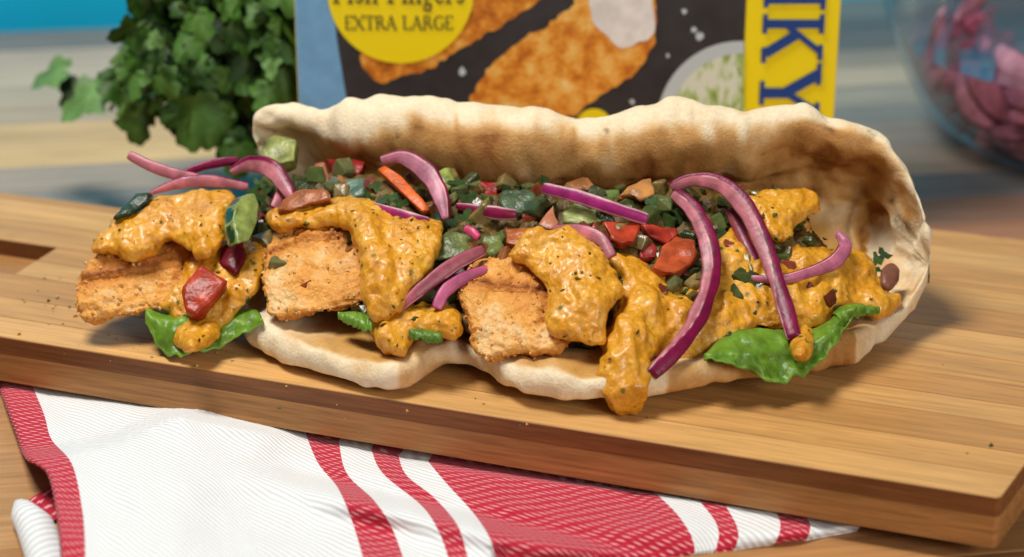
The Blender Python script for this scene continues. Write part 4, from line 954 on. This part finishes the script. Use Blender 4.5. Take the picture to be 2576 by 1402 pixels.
herb('herb sprig in the gap above the translucent cucumber cube', [(1150, 470), (1180, 500), (1140, 560), (1170, 545)], .7, 4, .34)
herb('dark herb sprig between the long hanging slice and the arched slice', [(1820, 560), (1850, 580), (1730, 560), (1815, 600)], .55, 5, .34)
herb('herb sprig at the blue-green cucumber cube', [(945, 470), (985, 500), (1010, 515), (925, 495)], .6, 6, .3)
herb('herb leaf beside the mauve onion strip', [(1085, 680), (1070, 690), (1100, 660)], .85, 7, .28)
herb('tiny herb leaf over the lettuce edge', [(1850, 835), (1835, 845)], .75, 8, .16)

# ------------------------------------------------------------------ coriander bunch
def coriander():
    root = empty('coriander_bunch', (-9, 15, 0), 'bunch of fresh coriander leaves lying beside the carton', 'herbs')
    r = random.Random(11)
    # leaf outline: three lobes with rounded teeth
    def leaf_verts():
        out = []
        for k in range(30):
            a = -math.pi*.86+k/29*math.pi*1.72
            lob = .55+.45*abs(math.cos(1.5*a))**.7; rr = lob*(1+.06*math.cos(11*a))*(1 if abs(a) < 1.9 else .8)
            out.append((math.sin(a)*rr*.85, math.cos(a)*rr*.95+.35))
        return out
    O = leaf_verts()
    base = [(0, -.15)]
    tones_ = [(.022, .066, .006), (.036, .105, .010), (.062, .15, .022), (.012, .036, .003), (.12, .24, .065)]
    meshes = []
    for q in range(5):
        V = [(0, 0, .0)]
        for s in (.5, 1):
            for x, y in O: V.append((x*s, y*s, .18*math.sin(x*s*3+q)-.28*(x*x+y*y)*s*s*(.6+.3*q/5)+.04*math.sin(9*y*s+q)))
        n = len(O); Fc = [(0, 1+k, 2+k) for k in range(n-1)]+[(1+k, 1+n+k, 2+n+k, 2+k) for k in range(n-1)]
        cols = []
        for v in V:
            ve = math.exp(-(v[0]/.06)**2); cols.append(np.array(tones_[q])*(1-.0*ve)+np.array([.1, .14, .05])*ve*.5)
        me = bpy.data.meshes.new('leaf'); me.from_pydata((np.array(V)*U).tolist(), [], Fc)
        at = me.color_attributes.new('Col', 'FLOAT_COLOR', 'POINT'); at.data.foreach_set('color', np.hstack([np.array(cols), np.ones((len(V), 1))]).ravel().astype(np.float32))
        me.materials.append(M_leaf); me.shade_smooth(); meshes.append(me)
    rl = origin_of(root)
    def leaf(p, size, facing, roll, q):
        o = bpy.data.objects.new('leaf', meshes[q]); COL.objects.link(o); o.parent = root
        o.location = Vector([float(c) for c in p])*U-rl; o.scale = (size,)*3
        rot = Vector(facing).to_track_quat('Z', 'Y').to_matrix().to_4x4()
        from mathutils import Matrix
        o.rotation_euler = (rot@Matrix.Rotation(roll, 4, 'Z')).to_euler()
    # leaves that can be picked out
    for px, py, Y, s, fc, roll, q in [
        (160, 172, 17.0, 1.5, (-.2, -.5, .8), 2.0, 4), (200, 205, 16.8, 1.2, (.3, -.6, .5), 2.6, 3), (250, 225, 15.6, 1.7, (-.1, -.6, .75), 2.2, 4), (300, 190, 15.6, 1.5, (.4, -.7, .5), 3.3, 1),
        (328, 230, 14.4, 1.4, (-.5, -.85, .2), 3.14, 1), (335, 285, 14.2, 1.2, (.2, -1, .2), 3.3, 2), (490, 245, 13.4, 1.9, (-.1, -.9, .45), 3.14, 2), (535, 270, 13.3, 1.5, (.3, -.9, .4), 2.9, 2), (480, 170, 13.8, 1.4, (-.3, -.8, .5), 2.6, 2),
        (400, 70, 15.5, 1.4, (-.3, -.7, .6), 1.9, 2), (440, 130, 15.2, 1.5, (.1, -.6, .7), 2.4, 1), (540, 60, 15.0, 1.6, (.2, -.7, .6), 2.8, 1), (620, 30, 14.6, 1.6, (-.2, -.6, .7), 3.4, 2), (700, 60, 14.2, 1.5, (.3, -.6, .6), 2.9, 2), (705, 175, 13.7, 1.4, (0, -.9, .3), 3.3, 1), (735, 110, 13.5, 1.2, (.2, -.8, .5), 3.6, 0),
        (580, 330, 13.2, 1.2, (0, -.9, .3), 3.0, 0), (600, 365, 12.8, 1.2, (.1, -.8, .5), 3.0, 1), (300, 190, 15.6, 1.2, (.2, -.5, .8), 2.5, 1), (460, 310, 14.2, .9, (0, -.9, .2), 3.2, 0), (380, 195, 15.2, 1.0, (.4, -.7, .4), 2.2, 0)]:
        p = ony(px, py, Y); p[2] = max(p[2], .3); leaf(p, s*.74, fc, roll, q)
    for k in range(280):
        px, py = r.uniform(335, 800), r.uniform(-220, 320); Y = r.uniform(14.2, 19)
        if py > 150 and px < 430: continue
        p = ony(px, py, Y)
        if p[2] < .3: continue
        if p[0] > -7.6 and p[1] > 12.8: p[0] = -7.7-r.uniform(0, 1.2)
        leaf(p, r.uniform(.6, 1.2), (r.uniform(-.8, .8), r.uniform(-1, .1), r.uniform(-.2, .9)), r.uniform(1.6, 4.6), r.choice([0, 0, 0, 1, 1, 3, 3, 2]))  # deeper leaves take mostly dark tones: shade inside the bunch set by colour
    for k in range(130):
        px = r.uniform(300, 745); py = r.uniform(-40, 330) if px > 420 else r.uniform(60, 270); Y = r.uniform(12.9, 15.2)
        p = ony(px, py, Y)
        if p[2] < .3: continue
        if p[0] > -7.7: p[0] = -7.7-r.uniform(0, .8)
        leaf(p, r.uniform(.4, .78), (r.uniform(-.8, .8), r.uniform(-1, -.1), r.uniform(-.1, .9)), r.uniform(1.6, 4.6), r.choice([0, 1, 1, 3, 2, 2, 4]))
    ms = flat('coriander_stem', (.10, .20, .04), .45, .2, 3)
    for k in range(20):
        a = ony(r.uniform(520, 720), r.uniform(-200, 60), r.uniform(15, 18)); b = ony(r.uniform(250, 720), r.uniform(80, 300), r.uniform(13.6, 16.5))
        a[0] = min(a[0], -7.8); b[0] = min(b[0], -7.8)
        b[2] = max(b[2], .3); P = catmull([a, (a+b)/2+np.array([r.uniform(-.6, .6), 0, .5]), b], 10); V = []
        for c in P:
            for j in range(6): V.append((c[0]+.09*math.cos(j*1.047), c[1]+.09*math.sin(j*1.047)*.5, c[2]+.09*math.sin(j*1.047)))
        mk('stem', V, grid_faces(10, 6, True), ms, root)
coriander()

# ------------------------------------------------------------------ glass bowl with pickled onions
BC = (23.6, 24.2)
PROF = [(0, 0), (5.0, 0), (5.4, .05), (6.5, .55), (7.5, 1.5), (8.35, 3.0), (8.95, 4.5), (9.3, 6.0), (9.55, 7.6), (9.75, 9.0)]
def lathe(name, prof, mat, parent, n=72):
    V = []; 
    for r_, z in prof:
        for k in range(n): V.append((BC[0]+r_*math.cos(2*math.pi*k/n), BC[1]+r_*math.sin(2*math.pi*k/n), z))
    return mk(name, V, grid_faces(len(prof), n, True), mat, parent)
def bowl():
    def clear(name, tint, ior, rough):
        m, N, L, B = new_mat(name); N.remove(B)
        tr = N.new('ShaderNodeBsdfTransparent'); tr.inputs[0].default_value = tint
        gs = N.new('ShaderNodeBsdfGlossy'); gs.inputs['Roughness'].default_value = rough
        lw = N.new('ShaderNodeLayerWeight'); lw.inputs['Blend'].default_value = .5
        pw = N.new('ShaderNodeMath'); pw.operation = 'POWER'; pw.inputs[1].default_value = 4.0; L.new(lw.outputs['Facing'], pw.inputs[0])
        fr = N.new('ShaderNodeMath'); fr.operation = 'MULTIPLY_ADD'; fr.inputs[1].default_value = .75; fr.inputs[2].default_value = ((ior-1)/(ior+1))**2; L.new(pw.outputs[0], fr.inputs[0])
        mx = N.new('ShaderNodeMixShader'); L.new(fr.outputs[0], mx.inputs[0]); L.new(tr.outputs[0], mx.inputs[1]); L.new(gs.outputs[0], mx.inputs[2])
        L.new(mx.outputs[0], N['Material Output'].inputs['Surface']); return m
    gl = clear('bowl_glass', (.95, .955, .96, 1), 1.5, .03); lq = clear('pickling_liquid', (.95, .80, .84, 1), 1.33, .02)
    root = empty('glass_bowl', (BC[0], BC[1], 0), 'clear glass bowl of pickled onions at the picture edge', 'bowl')
    out = catmull([(r_, 0, z) for r_, z in PROF[1:]], 40)
    o_ = [(.001, .0)]+[(p[0]+.05*math.exp(-((p[2]-6.6)/.18)**2)+.06*math.exp(-((p[2]-5.4)/.2)**2), p[2]) for p in out]
    inn = [(max(p[0]-.34, .001), p[2]+.32*max(0, 1-p[2]/2.0)) for p in out[::-1]]
    prof = o_+[(9.72, 9.12), (9.55, 9.16)]+inn+[(.001, .42)]
    lathe('glass_shell', prof, gl, root)
    lev = 4.2
    li = [(p[0]-.35, p[2]+.32*max(0, 1-p[2]/2.0)+.012) for p in out if p[2] < lev-.1]
    rl = np.interp(lev, [p[2] for p in out], [p[0] for p in out])-.35
    lathe('pickling_liquid', [(.001, .44)]+li+[(rl, lev-.02), (rl-.05, lev-.06), (.001, lev-.06)], lq, root)
    r = random.Random(5); done = 0
    rin = lambda z: np.interp(z, [p[1] for p in PROF[2:]], [p[0] for p in PROF[2:]])
    for k in range(2000):
        if done >= 85: break
        a = r.uniform(2.3, 5.3); z = .7+3.9*r.random()**1.5; rad = (rin(z)-.7)*r.uniform(.72, 1.0)
        c = np.array([BC[0]+rad*math.cos(a), BC[1]+rad*math.sin(a), z])
        t = np.array([-math.sin(a)+r.uniform(-.5, .5), math.cos(a)+r.uniform(-.5, .5), r.uniform(-.8, .8)]); t /= np.linalg.norm(t); L_ = r.uniform(1.1, 1.9)
        inw = np.array([-math.cos(a), -math.sin(a), r.uniform(-.1, .4)]); cv = r.uniform(.2, .55)
        P = [c-t*L_+inw*cv, c-t*L_*.45+inw*.1*cv, c+t*L_*.45+inw*.1*cv, c+t*L_+inw*cv]
        if not all(.55 < p[2] < 5.4 and np.hypot(p[0]-BC[0], p[1]-BC[1]) < rin(p[2])-.62 for p in P): continue
        done += 1
        onion('strip of pink pickled onion seen inside the glass bowl', P, [40, 84, 84, 40], r.choice('LNNR'), .22, frac=.75, n=14, place=np.array([math.cos(a)+r.uniform(-.4, .4), math.sin(a)+r.uniform(-.4, .4), r.uniform(0, .8)]), group='pickled onion strips inside the glass bowl', flesh=np.array([.80, .32, .42])*r.uniform(.8, 1.15))
bowl()

# ------------------------------------------------------------------ crumbs on the board
def crumbs():
    r = np.random.RandomState(4); VV, FF, CC = [], [], []
    for k in range(70):
        px, py = [(r.uniform(150, 700), r.uniform(800, 930)), (r.uniform(700, 1700), r.uniform(960, 1090)), (r.uniform(1700, 2500), r.uniform(820, 1150)), (r.uniform(20, 200), r.uniform(700, 860))][r.randint(4)]
        c = onz(px, py, ZB); sz = r.choice([.02, .03, .03, .05, .07]); b = len(VV); col = [(.55, .26, .06), (.6, .4, .18), (.06, .10, .02)][r.choice(3, p=[.5, .3, .2])]
        for d in ((1, 0, .3), (-.6, .8, .3), (-.5, -.8, .3), (0, 0, 1.3), (0, 0, 0)): VV.append(c+np.array(d)*sz*r.uniform(.6, 1.3, 3)+np.array([0, 0, .004])); CC.append(col)
        FF += [(b, b+1, b+3), (b+1, b+2, b+3), (b+2, b, b+3), (b+1, b, b+4), (b+2, b+1, b+4), (b, b+2, b+4)]
    tag(mk('crumbs', VV, FF, M_plain, cols=np.array(CC)), 'tiny crumbs and herb specks scattered on the board', None, None, 'stuff')
crumbs()
